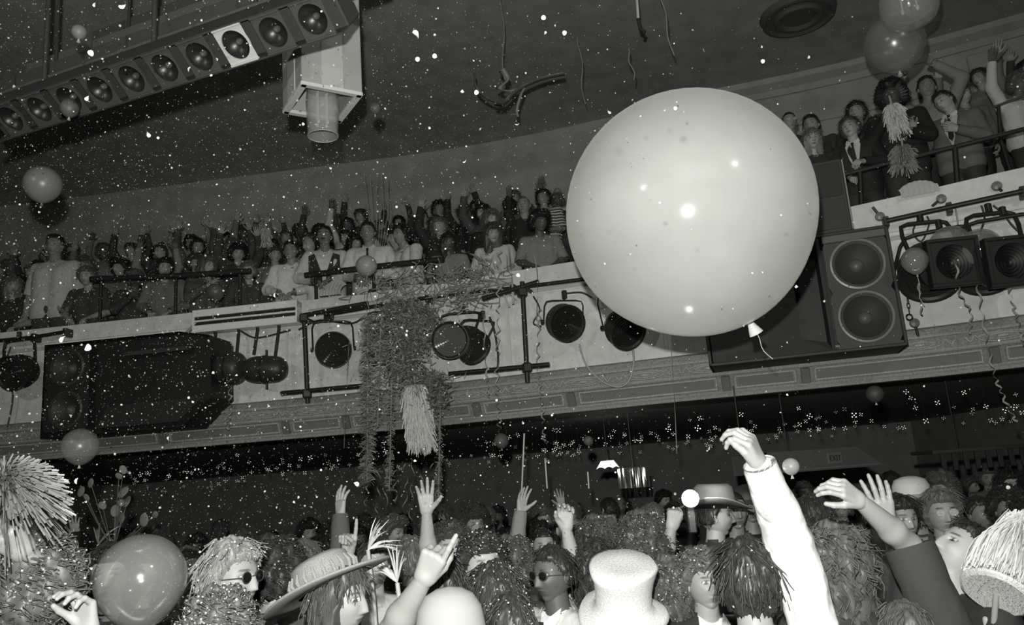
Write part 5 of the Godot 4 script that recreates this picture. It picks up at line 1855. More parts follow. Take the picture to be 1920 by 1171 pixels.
	for q in 1500:
		var a := r.randf() * TAU
		var rr := sqrt(r.randf()) * 0.10
		var top := Vector3(r.randf_range(-0.035, 0.035), 0.32 + r.randf_range(-0.05, 0.03), r.randf_range(-0.035, 0.035))
		var bot := Vector3(cos(a) * (rr + 0.02), 0.012 + r.randf() * 0.05, sin(a) * (rr + 0.02))
		var mid_ := bot.lerp(top, 0.5) + Vector3(cos(a), 0.1, sin(a)) * 0.035 * rr / 0.10
		m.ribbon(smooth_line([top, mid_, bot], 3).map(func(p): return pb * p), 0.0045, r.randf() * TAU, 0.2)
	part("tinsel", m, M(0.70, 0.5), pl).set_meta("kind", "stuff")
	m = MB.new()
	m.tube([Vector3.ZERO, at(1862, 1185, 2.74) - pl.position], 0.010, 8)
	part("stick", m, M(0.3, 0.6), pl)
	# back of the hall, right: cap, glasses, others
	var back := [[1712, 940, 4.9, 0.0, "short", "person in a pale peaked cap behind the raised hands", 0.24, 0.05], [1766, 962, 4.6, -0.15, "full", "person with fair hair and spectacles beside the peaked cap", 0.28, 0.04], [1690, 975, 4.5, 0.1, "full", "person with dark hair and brows below the peaked cap", 0.28, 0.10], [1838, 965, 5.4, 0.2, "short", "person in the shade right of the spectacles", 0.16, 0.03], [1893, 955, 5.0, -0.2, "curly", "person with shining curls near the tinsel plume", 0.16, 0.05], [1940, 985, 4.6, -0.2, "afro", "person with dark round hair beyond the tinsel plume", 0.14, 0.03]]
	for q in back:
		t = special(q[0], q[1], q[2], q[3], {"label": q[5], "skin": q[6], "hair": q[4], "hair_tone": 0.10 if q[0] == 1766 else 0.02, "cloth": M(q[7]), "cloth_name": "shirt", "fine": true}, arms_pose("clap").arms if q[0] == 1690 else down.call())
		if q[0] == 1712: cap_hat(t, 0.45)
		if q[0] == 1766: glasses(t, false)
	# cowboy hat and neighbours
	t = special(1342, 968, 4.9, 1.35, {"label": "person in profile under a pale cowboy hat and black coat", "skin": 0.30, "hair": "short", "hair_tone": 0.02, "cloth": M(0.015), "cloth_name": "coat", "fine": true, "wide": 1.1}, down.call())
	brim_hat(t, "cowboy_hat", M(0.26, 0.85), 0.185, 0.07, 0.135, Transform3D(Basis(Vector3.RIGHT, 0.05), Vector3.ZERO), 0.22)
	for q in [[1376, 958, 5.3, 0.1, "cropped", "person smiling beside the cowboy hat"], [1407, 948, 5.7, -0.1, "short", "person in a flat cap beside the smiling face"]]:
		t = special(q[0], q[1], q[2], q[3], {"label": q[5], "skin": 0.20, "hair": q[4], "hair_tone": 0.02, "cloth": M(0.02), "cloth_name": "jacket", "fine": true}, arms_pose("clap").arms if q[0] == 1407 else down.call())
		if q[0] == 1407: cap_hat(t, 0.10)
	# fist holding up the other flash
	t = special(1232, 1030, 4.3, 0.3, {"label": "person lifting a fist in front of the burning flash", "skin": 0.36, "hair": "curly", "hair_tone": 0.03, "cloth": M(0.03), "cloth_name": "shirt"}, [{"side": 1.0, "e": [1246, 1042, 4.2], "w": [1259, 990, 4.15], "t": [1268, 955, 4.15], "hand": "fist", "palm": Vector3(0, 0, -1), "sleeve": 0.0}, one_down.call(-1.0)])
	# arms thrown up in the middle
	t = special(1108, 1065, 3.9, PI * 0.85, {"label": "person in a pale top reaching a bare arm up beside the sunglasses", "woman": 1.0, "skin": 0.36, "hair": "wavy", "hair_tone": 0.03, "cloth": M(0.2), "cloth_name": "shirt"}, [{"side": 1.0, "e": [1082, 1085, 3.9], "w": [1062, 992, 3.85], "t": [1058, 940, 3.85], "hand": "relaxed", "palm": Vector3(0.1, 0, 1), "sleeve": 0.0}, one_down.call(-1.0)])
	t = special(846, 1030, 4.4, 0.2, {"label": "person raising a bare arm straight up with spread fingers", "woman": 1.0, "skin": 0.36, "hair": "curly", "hair_tone": 0.05, "cloth": M(0.3), "cloth_name": "shirt"}, [{"side": -1.0, "e": [803, 1050, 4.35], "w": [800, 962, 4.3], "t": [797, 910, 4.3], "hand": "open", "palm": Vector3(0.0, 0, 1), "sleeve": 0.0}, one_down.call(1.0)])
	t = special(700, 1062, 4.2, 0.4, {"label": "person in a pale short-sleeved top pointing upward beside the foil fan", "skin": 0.34, "hair": "short", "hair_tone": 0.03, "cloth": M(0.5), "cloth_name": "t_shirt"}, [{"side": -1.0, "e": [652, 1092, 4.0], "w": [652, 1038, 3.9], "t": [656, 1000, 3.9], "hand": "point", "palm": Vector3(-0.3, 0, 1), "sleeve": 2.0, "cuff": 0.5, "loose": 0.02}, one_down.call(1.0)])
	# sunglasses, white shirt, tie
	t = special(1036, 1078, 3.5, -0.85, {"label": "person in dark sunglasses with a white open shirt and dark tie", "skin": 0.085, "hair": "short", "hair_tone": 0.02, "cloth": M(0.62, 0.85), "cloth_name": "shirt", "fine": true, "folds": 0.012, "cell": 0.013}, down.call())
	glasses(t, true)
	collar_and_tie(t, 0.03)
	# confetti-dusted heads seen from behind, around the middle
	for q in [[905, 1062, 3.6, "curly", 0.03, "person with confetti-dusted dark curls left of the sunglasses", 700, 0.4], [930, 1118, 3.2, "full", 0.03, "person with dark full hair and a bare neck below the dusted curls", 420, PI], [958, 1070, 4.0, "afro", 0.06, "person with pale dusted round hair behind the bare neck", 1000, PI], [1206, 1022, 4.2, "afro", 0.07, "person with sparkling round hair behind the white top hat", 900, PI], [1120, 1020, 4.4, "wavy", 0.06, "person with loose brushed hair behind the reaching arm", 200, PI], [1256, 1105, 3.5, "wavy", 0.08, "person with dusted long hair at the brim of the white top hat", 900, PI], [960, 1180, 2.75, "short", 0.03, "person with short hair at the lower edge by the bare neck", 200, PI]]:
		t = special(q[0], q[1], q[2], q[7], {"label": q[5], "skin": 0.36, "hair": q[3], "hair_tone": q[4], "cloth": M(0.55 if q[0] == 938 else 0.05, 0.85), "cloth_name": "shirt"}, down.call())
		sprinkle(t, q[3], q[6])
	# pointing arm and white shirt back
	t = special(828, 1112, 2.75, PI * 1.03, {"label": "person in a white shirt with short dark hair pointing a finger up, seen from behind", "skin": 0.24, "hair": "short", "hair_tone": 0.015, "cloth": M(0.72, 0.9), "cloth_name": "shirt", "cell": 0.012, "folds": 0.012, "wide": 1.05}, [{"side": 1.0, "e": [732, 1190, 2.5], "w": [793, 1088, 2.42], "t": [817, 1035, 2.4], "hand": "point", "palm": Vector3(0.2, 0, -1), "sleeve": 0.0}, one_down.call(-1.0)])
	t = special(846, 1192, 2.4, PI, {"label": "person in a smooth white knit cap below the pointing finger", "skin": 0.28, "hair": "", "cloth": M(0.05), "cloth_name": "jacket"}, down.call())
	m = MB.new()
	m.lathe([Vector2(0.100, -0.055), Vector2(0.108, -0.05), Vector2(0.110, -0.02), Vector2(0.106, -0.015), Vector2(0.108, 0.03), Vector2(0.098, 0.085), Vector2(0.074, 0.122), Vector2(0.04, 0.140), Vector2(0.0, 0.146)], 36, Transform3D(Basis.IDENTITY.scaled(Vector3(1, 1, 1.12)), Vector3.ZERO), true)
	mount("knit_cap", m, M(0.26, 0.95), t)
	# straw hat in profile
	t = special(640, 1128, 2.9, 1.25, {"label": "person in profile under a wide straw hat with a pleated band", "woman": 1.0, "skin": 0.28, "hair": "long", "hair_tone": 0.06, "cloth": M(0.45), "cloth_name": "blouse", "fine": true}, down.call())
	var straw := patchy(0.42, 0.95, noise_image(128, 0.2, 17, 0.55, 1.0, 3), Vector3.ONE * 9.0, 0.4)
	straw.uv1_world_triplanar = false
	var sh: MeshInstance3D = brim_hat(t, "straw_hat", straw, 0.215, 0.02, 0.11, Transform3D(Basis(Vector3.RIGHT, -0.42), Vector3(0, 0.010, -0.03)))
	for q in 22:
		var a := TAU * q / 22
		m = MB.new()
		var c := Vector3(cos(a) * 0.108, 0.012, sin(a) * 0.108 * 1.14)
		m.tube([c, c + Vector3(cos(a) * 0.008, 0.035, sin(a) * 0.008), c + Vector3(-cos(a) * 0.004, 0.062, -sin(a) * 0.004)], [0.006, 0.008, 0.004], 6)
		part("pleat", m, straw, sh)
	# dusted heads at the lower left
	t = special(436, 1086, 3.0, 1.2, {"label": "person in profile with grey dusted hair and dark round sunglasses", "skin": 0.28, "hair": "full", "hair_tone": 0.22, "cloth": M(0.2), "cloth_name": "shirt", "fine": true}, down.call())
	sprinkle(t, "full", 700)
	glasses(t, true)
	for q in [[412, 1192, 2.5, "curly", 0.10, "person with heavily dusted curls below the grey profile", 1200, PI], [515, 1080, 3.6, "afro", 0.025, "person with a dark round afro behind the straw hat", 300, PI], [62, 1118, 2.45, "afro", 0.09, "person with glittering dusted hair under the tinsel pompom", 1300, PI], [350, 1120, 3.3, "curly", 0.04, "person with dark curls beside the clear balloon", 500, PI], [205, 1080, 3.7, "full", 0.02, "person in the shade behind the clear balloon", 60, 0.3]]:
		t = special(q[0], q[1], q[2], q[7], {"label": q[5], "skin": 0.30, "hair": q[3], "hair_tone": q[4], "cloth": M(0.05, 0.85), "cloth_name": "jacket"}, down.call())
		sprinkle(t, q[3], q[6])
	t = special(-40, 1130, 2.6, 0.4, {"label": "person at the edge holding a spiky tinsel pompom overhead", "skin": 0.30, "hair": "short", "hair_tone": 0.03, "cloth": M(0.10), "cloth_name": "shirt", "cell": 0.012}, [{"side": 1.0, "e": [112, 1112, 2.5], "w": [48, 1036, 2.35], "t": [18, 1012, 2.3], "hand": "fist", "palm": Vector3(-0.3, 0.6, 0.5), "sleeve": 0.0}, one_down.call(-1.0)])
	t = special(122, 1230, 2.5, 0.5, {"label": "person at the lower edge lifting bent fingers beside the clear balloon", "skin": 0.38, "hair": "full", "hair_tone": 0.03, "cloth": M(0.05), "cloth_name": "shirt"}, [{"side": 1.0, "e": [175, 1230, 2.4], "w": [168, 1182, 2.35], "t": [158, 1135, 2.35], "hand": "relaxed", "palm": Vector3(-0.3, 0, 1), "sleeve": 1.0}, one_down.call(-1.0)])
	var near_words := {4.7: "behind the top hat", 5.5: "mid dance floor", 6.3: "deep in the crowd", 7.2: "below the balcony lip", 8.2: "just under the balcony", 9.4: "well under the balcony", 10.8: "far under the balcony"}
	for d in near_words:
		var px := -60.0
		while px < 1980:
			px += r.randf_range(0.50, 0.74) * FOCAL / d
			var s := r.randf_range(0.92, 1.04)
			var pose: String = ["down", "down", "clap", "down", "wave", "drink", "bare", "down"][r.randi() % 8]
			var o := {"cell": 0.018}
			crowd_look(o, r)
			var dd: float = d + r.randf_range(-0.2, 0.2)
			var p := at(px, 1000, dd)
			p.y = 0
			var away := r.randf() < 0.35
			var yaw := r.randf_range(-0.9, 0.9) + (PI if away else 0.0)
			if px > 1240 and px < 1420 and d < 5.6: continue
			if px > 1670 and d < 5.6: continue
			if pose == "wave" and (px > 1250 or d > 8): pose = "down"
			o.label = "person in %s %s, %s, %s, %s" % [tone_word(o.tone), o.cloth_name, HAIR_WORDS[o.hair], "seen from behind" if away else POSE_WORDS[pose], near_words[d]]
			o.group = "people in the dance floor crowd"
			if not free_spot(p, 0.36): continue
			t = person(p, yaw, s, "crowd_" + pose, arms_pose(pose), o)
			if d < 6: sprinkle(t, o.hair, 110)

func glitter() -> StandardMaterial3D:
	var m := StandardMaterial3D.new()
	m.albedo_color = grey(0.85)
	m.metallic = 0.35
	m.roughness = 0.3
	m.normal_enabled = true
	var f := FastNoiseLite.new()
	f.frequency = 0.09
	f.noise_type = FastNoiseLite.TYPE_CELLULAR
	f.cellular_return_type = FastNoiseLite.RETURN_CELL_VALUE
	var im := f.get_seamless_image(256, 256)
	im.convert(Image.FORMAT_RGB8)
	im.bump_map_to_normal_map(6.0)
	m.normal_texture = ImageTexture.create_from_image(im)
	m.normal_scale = 1.6
	m.uv1_triplanar = true
	m.uv1_scale = Vector3.ONE * 5.0
	return m

# ------------------------------------------------------------------ balloons, tinsel, lights
func balloon(c: Vector3, r: float, m: Material, label: String, string_len := 0.0, squash := 1.08, down := Vector3.DOWN, tone := 0.5) -> Node3D:
	var t := base("balloon", label, "balloon", c)
	var b := basis_along(-down)
	var k := MB.new()
	var prof := []
	for e in 33:
		var a := PI * e / 32.0
		var y := cos(a)
		var rr := sin(a)
		if y < 0: rr *= 1.0 - 0.16 * y * y * (squash - 0.95) / 0.13
		prof.append(Vector2(rr * r, y * r * (squash if y < 0 else 1.0)))
	k.lathe(prof, 64 if r > 0.4 else 36, Transform3D(b, Vector3.ZERO), true)
	part("skin", k, m, t)
	k = MB.new()
	var s := clampf(r * 0.09, 0.010, 0.045)
	k.lathe([Vector2(s * 0.35, 0.2 * s), Vector2(s * 0.5, -0.4 * s), Vector2(s * 0.9, -1.5 * s), Vector2(s * 1.0, -1.8 * s), Vector2(s * 0.4, -1.7 * s), Vector2(0.0, -1.2 * s)], 12, Transform3D(b, down * r * squash))
	part("knot", k, M(tone, 0.5), t)
	if string_len > 0:
		k = MB.new()
		var pts := []
		for e in 9:
			var f := e / 8.0
			pts.append(down * (r * squash + 0.02 + string_len * f) + Vector3(0.018 * sin(f * 7.0), 0, 0.012 * cos(f * 5.0)) * f)
		k.tube(pts, 0.003, 4)
		part("string", k, M(0.55, 0.7), t)
	return t

func pompom(c: Vector3, axis: Vector3, length: float, width: float, count: int, tone: float, label: String, spiky := false) -> Node3D:
	var t := base("pompom", label, "pompom", c)
	var b := basis_along(-axis)
	var r := RandomNumberGenerator.new()
	r.seed = hash(label)
	var m := MB.new()
	for q in count:
		var a := r.randf() * TAU
		var st := r.randf()
		var o := Vector3(cos(a), 0, sin(a))
		var pts: Array
		if spiky:
			var d := Vector3(r.randf_range(-1, 1), r.randf_range(-0.3, 1), r.randf_range(-1, 1)).normalized()
			pts = [d * width * 0.08, d * width * 0.55 + Vector3(0, 0.02, 0), d * width * r.randf_range(0.85, 1.1) - Vector3(0, 0.03, 0)]
		else:
			var y0 := -st * length * 0.75
			var rr := width * (0.40 + 0.6 * r.randf())
			pts = [o * 0.012 + Vector3(0, y0, 0), o * rr * 0.62 + Vector3(0, y0 - 0.02 * length, 0), o * rr * r.randf_range(0.75, 1.0) + Vector3(0, y0 - length * r.randf_range(0.16, 0.28), 0)]
		m.ribbon(smooth_line(pts, 3).map(func(p): return b * p), 0.008 if not spiky else 0.0045, r.randf() * TAU, 0.25)
	part("strands", m, M(tone, 0.45), t).set_meta("kind", "stuff")
	m = MB.new()
	m.tube([b * Vector3(0, 0.10, 0), Vector3.ZERO, b * Vector3(0, -length * (0.7 if not spiky else 0.05), 0)], 0.011, 8)
	part("stick", m, M(0.3, 0.6), t)
	return t

func streamer(pts: Array, width: float, tone: float, label: String, curl := 0.0, turns := 6.0, group := "streamers hanging from the balcony") -> MeshInstance3D:
	# pts: [pixel x, pixel y, distance before the board]
	var line := []
	for p in pts: line.append(fas(p[0], p[1], p[2]))
	line = smooth_line(line, 14 if curl > 0 else 5)
	var m := MB.new()
	var out := []
	for q in line.size():
		var f := float(q) / (line.size() - 1)
		var a := f * turns * TAU
		out.append(line[q] + Vector3(cos(a), 0.2 * sin(a * 0.7), sin(a)) * curl)
	m.ribbon(out, width, rng.randf() * TAU, 0.35)
	return thing("streamer", m, M(tone, 0.6), label, "streamer", group)

func build_decor():
	# giant balloon
	var white := StandardMaterial3D.new()
	white.albedo_color = grey(0.86)
	white.roughness = 0.16
	white.backlight_enabled = true
	white.backlight = Color(0.95, 0.95, 0.92)
	white.rim_enabled = true
	white.rim = 0.9
	white.metallic_specular = 0.4
	white.albedo_texture = noise_image(256, 0.012, 51, 0.90, 1.0, 3)
	white.uv1_triplanar = true
	white.uv1_scale = Vector3.ONE * 0.7
	var gb := balloon(at(1292, 403, 4.85), 0.745, white, "giant off-white balloon floating before the balcony", 0.24, 1.0, (at(1404, 600, 4.85) - at(1292, 403, 4.85)).normalized(), 0.8)
	gb.name = "giant_balloon"
	# other balloons
	var clear := glass(0.24, 0.36, 0.12)
	balloon(at(264, 1085, 2.55), 0.139, clear, "clear shining balloon above the heads by the grey profile", 0.0, 1.12, Vector3(0.05, -1, 0.1))
	balloon(fas(1715, 488, 0.75), 0.112, glass(0.4, 0.42, 0.06), "small clear balloon tied beside the speaker cabinet", 0.25, 1.15)
	balloon(fas(1783, 462, 0.40), 0.185, glass(0.4, 0.38, 0.08), "clear balloon wedged behind the square gel lamp", 0.0, 1.0)
	balloon(fas(1838, 468, 0.45), 0.185, glass(0.45, 0.40, 0.08), "clear balloon between the two square gel lamps", 0.0, 1.12)
	balloon(at(80, 345, 5.6), 0.124, M(0.17, 0.35), "pale grey balloon drifting before the far balcony crowd", 0.0, 1.12, Vector3.DOWN, 0.17)
	balloon(fas(687, 498, 0.55), 0.118, M(0.40, 0.4), "pale balloon with hanging strings over the padded rail", 0.35, 1.0, Vector3.DOWN, 0.4)
	balloon(at(1677, 82, 7.6), 0.275, glass(0.30, 0.40, 0.25), "large dim balloon floating by the globe lamp", 0.0, 1.05)
	balloon(at(150, 836, 5.0), 0.11, glass(0.30, 0.30, 0.3), "faint smoky balloon below the far speaker", 0.0, 1.08)
	balloon(at(1483, 874, 4.4), 0.046, M(0.42, 0.4), "small white balloon over the raised hands", 0.0, 1.05)
	balloon(at(404, 547, 9.3), 0.10, M(0.10, 0.4), "small dark balloon above the louvred box", 0.0, 1.05)
	balloon(fas(940, 826, 0.5), 0.075, M(0.12, 0.6), "small dull balloon at the foot of a curled streamer", 0.0, 1.05)
	balloon(at(1103, 826, 8.2), 0.05, M(0.14, 0.6), "little dull balloon under the lower lip of the balcony", 0.0, 1.05)
	balloon(at(1640, 738, 6.2), 0.065, M(0.05, 0.6), "little dark balloon against the frieze by the far arms", 0.0, 1.05)
	balloon(at(703, 203, 6.5), 0.05, M(0.10, 0.5), "little grey balloon beside the lantern shaft", 0.0, 1.05)
	balloon(at(130, 203, 5.0), 0.055, M(0.10, 0.5), "little grey balloon under the lamp bar", 0.0, 1.1)
	balloon(at(148, 60, 4.5), 0.04, M(0.18, 0.5), "little pale balloon above the lamp bar", 0.0, 1.1)
	# tinsel mass over the board
	var r := RandomNumberGenerator.new()
	r.seed = 2024
	var heap := base("tinsel_heap", "big matted heap of tinsel snagged on the balcony lamps", "tinsel", fas(760, 640, 0.4))
	var m := MB.new()
	for q in 4200:
		var u := r.randfn(0, 1)
		var v2 := r.randf()
		var cx := 758.0 + 14.0 * sin(v2 * 5.0) + u * (25.0 - 6.0 * v2) * (0.75 + 0.35 * sin(v2 * 9.0))
		if v2 > 0.7: cx = 800.0 + u * 17.0
		var cy := 572.0 + v2 * 190.0 + r.randfn(0, 6)
		var p := fas(cx, cy, 0.42 + 0.09 * r.randfn(0, 1)) - heap.position
		var d := Vector3(r.randfn(0, 1), r.randfn(0, 1) - 0.5, r.randfn(0, 0.8)).normalized() * r.randf_range(0.03, 0.08)
		var e := Vector3(r.randfn(0, 1), r.randfn(0, 1), r.randfn(0, 1)) * 0.02
		m.ribbon([p - d, p + e, p + d], r.randf_range(0.006, 0.013), r.randf() * TAU, 0.6)
	part("strands", m, M(0.17, 0.4), heap).set_meta("kind", "stuff")
	m = MB.new()
	for q in 700:
		var p := fas(758 + r.randfn(0, 1) * 30.0, 590.0 + r.randf() * 150.0, 0.50 + 0.05 * r.randfn(0, 1)) - heap.position
		var d := Vector3(r.randfn(0, 1), r.randfn(0, 1) - 0.5, r.randfn(0, 0.8)).normalized() * r.randf_range(0.02, 0.06)
		m.ribbon([p - d, p, p + d], 0.008, r.randf() * TAU, 0.8)
	part("bright_strands", m, M(0.36, 0.35), heap).set_meta("kind", "stuff")
	# second tangle higher on the parapet
	var tangle := base("streamer_tangle", "loose tangle of paper streamers on the parapet above the ring lens lamp", "streamers", fas(890, 520, 0.2))
	m = MB.new()
	for q in 150:
		var cx := 885.0 + r.randfn(0, 1) * 34.0
		var cy := 500.0 + r.randf() * 75.0 - (cx - 885) * 0.2
		var p := fas(cx, cy, 0.22 + 0.06 * r.randfn(0, 1)) - tangle.position
		var d := Vector3(r.randfn(0, 1), r.randfn(0, 0.8), r.randfn(0, 0.6)).normalized() * r.randf_range(0.04, 0.14)
		m.ribbon(smooth_line([p - d, p + Vector3(r.randfn(0, 1), r.randfn(0, 1), 0) * 0.04, p + d], 3), r.randf_range(0.006, 0.012), r.randf() * TAU, 0.4)
	part("strands", m, M(0.24, 0.5), tangle).set_meta("kind", "stuff")
	var tangle2 := base("streamer_tangle", "loose tangle of paper streamers along the conduit over the tinsel heap", "streamers", fas(770, 540, 0.2))
	m = MB.new()
	for q in 150:
		var cx := 770.0 + r.randfn(0, 1) * 42.0
		var cy := 500.0 + r.randf() * 80.0
		var p := fas(cx, cy, 0.22 + 0.06 * r.randfn(0, 1)) - tangle2.position
		var d := Vector3(r.randfn(0, 1), r.randfn(0, 1.2), r.randfn(0, 0.6)).normalized() * r.randf_range(0.04, 0.14)
		m.ribbon(smooth_line([p - d, p + Vector3(r.randfn(0, 1), r.randfn(0, 1), 0) * 0.05, p + d], 3), r.randf_range(0.006, 0.012), r.randf() * TAU, 0.4)
	part("strands", m, M(0.30, 0.5), tangle2).set_meta("kind", "stuff")
	# hanging ropes of tinsel and curled streamers
	for q in [[690, 590, 688, 905, 0.11, "thick rope of tinsel hanging left of the heap", 900], [735, 700, 730, 920, 0.055, "slim rope of tinsel hanging below the heap", 360], [826, 740, 822, 930, 0.05, "slim rope of tinsel right of the tall white pompom", 280], [714, 600, 708, 800, 0.07, "short rope of tinsel between heap and thick rope", 300]]:
		m = MB.new()
		for e in q[6]:
			var f := r.randf()
			var p := fas(lerpf(q[0], q[2], f) + r.randfn(0, 1) * 1.5, lerpf(q[1], q[3], f), 0.46)
			var a := r.randf() * TAU
			var d: Vector3 = Vector3(cos(a), r.randf_range(-0.9, 0.4), sin(a)) * q[4] * r.randf_range(0.5, 1.0)
			m.ribbon([p, p + d * 0.6 + Vector3(0, 0.01, 0), p + d], 0.008, r.randf() * TAU, 0.5)
		var core := []
		for e in 8: core.append(fas(lerpf(q[0], q[2], e / 7.0), lerpf(q[1], q[3], e / 7.0), 0.46))
		m.tube(core, 0.008, 5)
		thing("tinsel_rope", m, M(0.26, 0.4), q[5], "tinsel", "tinsel ropes")
	var curls := [[[[936, 470, 0.3], [934, 600, 0.36], [932, 720, 0.36], [938, 815, 0.4]], 0.030, 26.0, "curled paper streamer ending in a dull balloon"], [[[1012, 580, 0.3], [1008, 680, 0.32], [1016, 760, 0.36], [1020, 825, 0.36]], 0.020, 14.0, "thin curled streamer right of the second pipe frame"], [[[905, 570, 0.3], [912, 690, 0.34], [916, 745, 0.36]], 0.014, 8.0, "short streamer beside the ring lens lamp"], [[[428, 700, 0.5], [432, 760, 0.36], [426, 805, 0.4]], 0.022, 8.0, "short curled streamer below the capsule lamps"], [[[1793, 480, 0.75], [1798, 545, 0.6], [1820, 585, 0.4], [1818, 625, 0.3]], 0.012, 7.0, "curled streamer hanging from the square gel lamp"], [[[1828, 500, 0.6], [1842, 590, 0.4], [1862, 690, 0.4], [1880, 740, 0.4], [1905, 790, 0.45]], 0.016, 12.0, "long double streamer falling past the frieze at the far end"], [[[1885, 510, 0.6], [1902, 580, 0.4], [1922, 650, 0.4]], 0.016, 9.0, "thick streamer falling from the far gel lamp"], [[[1722, 530, 0.7], [1728, 590, 0.5]], 0.008, 3.0, "thin ribbon below the small clear balloon"]]
	for c in curls: streamer(c[0], 0.016, 0.34, c[3], c[1], c[2])
	for c in [[[[1258, 650, 0.4], [1264, 740, 0.45], [1269, 850, 0.5]], 0.007, 0.30, "straight string hanging under the giant balloon"], [[[655, 640, 0.5], [650, 720, 0.5], [645, 840, 0.5]], 0.006, 0.20, "straight string left of the thick tinsel rope"], [[[900, 476, 0.25], [930, 520, 0.3], [955, 575, 0.3]], 0.020, 0.42, "flat pale ribbon slanting over the parapet"], [[[953, 460, 0.25], [960, 520, 0.3], [962, 570, 0.3]], 0.026, 0.40, "broad pale ribbon hanging down to the second pipe frame"], [[[865, 470, 0.2], [892, 480, 0.2], [905, 500, 0.25], [882, 540, 0.25], [850, 580, 0.3]], 0.03, 0.26, "looped streamer over the ring lens lamp"], [[[1000, 470, 0.2], [1008, 520, 0.25], [1006, 600, 0.3]], 0.014, 0.30, "narrow ribbon hanging behind the second pipe frame"]]:
		streamer(c[0], c[1], c[2], c[3])
	for q in 9:
		var x0 := 690.0 + q * 17.0
		streamer([[x0, 880.0 - 12 * (q % 3), 0.45], [x0 + 4 * sin(q * 2.0), 915, 0.47], [x0 - 6 * cos(q * 1.3), 950.0 + 14 * (q % 3), 0.5]], 0.010, 0.26, "thin loose end of streamer dangling below the balcony lip", 0.02, 3.0)
	for q in [[983, 812, 978, 925], [1022, 860, 1026, 915], [1102, 884, 1104, 915]]:
		m = MB.new()
		m.tube([at(q[0], q[1], 7.6), at(q[2], q[3], 7.6)], 0.008, 6)
		thing("light_stick", m, M(0.75, 0.5), "thin white stick held up over the dance floor crowd", "stick", "white sticks over the crowd")
	# thin reeds held up in the balcony crowd
	for q in 7:
		m = MB.new()
		var x0 := 690.0 + q * 7.0
		m.tube([fas(700 + q * 3.0, 470, -0.8), fas(x0 + 2, 400, -0.75), fas(x0 - 8 + 5 * (q % 3), 318.0 + 9 * (q % 4), -0.7)], 0.0045, 5)
		thing("tall_reed", m, M(0.30, 0.6), "thin pale reed waved above the white shirts on the balcony", "reed", "reeds above the white shirts")
	# pompoms
	pompom(fas(778, 722, 0.55), Vector3(0.06, -1, 0), 0.74, 0.19, 1900, 0.80, "tall white tinsel pompom hanging under the tinsel heap")
	pompom(fas(1672, 196, -0.12), Vector3(0.05, -1, 0.1), 0.40, 0.13, 700, 0.66, "white pompom shaken on the balcony over the guard rail")
	pompom(fas(1692, 276, -0.02), Vector3(-0.15, -1, 0.1), 0.28, 0.17, 500, 0.30, "grey pompom drooping over the guard rail")
	pompom(fas(498, 428, -0.9), Vector3(0.05, -1, 0), 0.30, 0.09, 250, 0.45, "small white pompom in the left balcony crowd")
	pompom(at(12, 945, 2.25), Vector3(0.1, -0.6, 0), 0.20, 0.155, 2200, 0.17, "spiky tinsel pompom held at the edge of the dance floor", true)
	# foil bunches held in the crowd
	for q in [[745, 1092, 3.3, 20, 0.13, "bunch of pale foil leaves beside the pointing finger", -0.35], [690, 1030, 3.8, 16, 0.14, "fan of bright foil strips beside the pointing hand", 0.9], [185, 1020, 4.2, 7, 0.12, "bunch of dark paper leaves behind the clear balloon", 0.2]]:
		var c := at(q[0], q[1], q[2])
		var ft := base("foil_bunch", q[5], "foil bunch", c)
		for e in q[3]:
			m = MB.new()
			var a: float = q[6] + r.randf_range(-0.75, 0.75)
			var d := Vector3(sin(a), cos(a), r.randf_range(-0.4, 0.4)).normalized()
			var l: float = q[4] * r.randf_range(0.75, 1.25)
			var pts := smooth_line([Vector3.ZERO, d * l * 0.5 + Vector3(0, 0.012, 0), d * l - Vector3(0, 0.02 * r.randf(), 0)], 3)
			m.tube(pts, [0.004, 0.010, 0.014, 0.013, 0.011, 0.007, 0.003], 5, true, 0.25)
			part("leaf", m, M(0.62 if q[0] > 300 else 0.12, 0.30, 0.35), ft)
		m = MB.new()
		m.tube([Vector3.ZERO, Vector3(0.02, -0.22, 0), Vector3(0.03, -0.42, 0.01)], 0.010, 6)
		part("stem", m, M(0.4, 0.6), ft)
	# spray of round grey leaves on thin stems, held up behind the clear balloon
	var sp := at(213, 1015, 5.6)
	var st := base("leaf_spray", "spray of round grey leaves on thin stems held up behind the clear balloon", "leaf spray", sp)
	for q in [[231, 880, 0.9], [223, 892, 0.8], [231, 922, 1.3], [238, 940, 1.2], [227, 942, 0.8], [216, 957, 1.2], [228, 970, 1.1], [192, 947, 0.9], [162, 932, 0.8], [170, 905, 1.0], [152, 921, 1.1], [270, 974, 1.3], [291, 964, 0.8]]:
		var c := at(q[0], q[1], 5.6 + r.randf_range(-0.1, 0.1)) - sp
		m = MB.new()
		m.ball(c, Vector3(0.027, 0.036, 0.006) * q[2], 12, 8, Basis.from_euler(Vector3(r.randf_range(-0.5, 0.5), r.randf_range(-0.5, 0.5), r.randf_range(-0.9, 0.9))))
		var lf := part("leaf", m, M(0.13, 0.7), st)
		m = MB.new()
		m.tube(smooth_line([c, c * 0.5 + Vector3(0, -0.04, 0.0), Vector3(0, -0.05, 0)], 3), 0.003, 4)
		part("stem", m, M(0.10, 0.7), lf)
	m = MB.new()
	m.tube([Vector3(0, -0.05, 0), Vector3(0.01, -0.55, 0)], 0.008, 6)
	part("stalk", m, M(0.10, 0.7), st)
	# the other photographer's flash
	var fp := at(1294, 934, 4.7)
	var ft2 := base("flash_gun", "burning flash gun held up beside the cowboy hat", "flash", fp)
	m = MB.new()
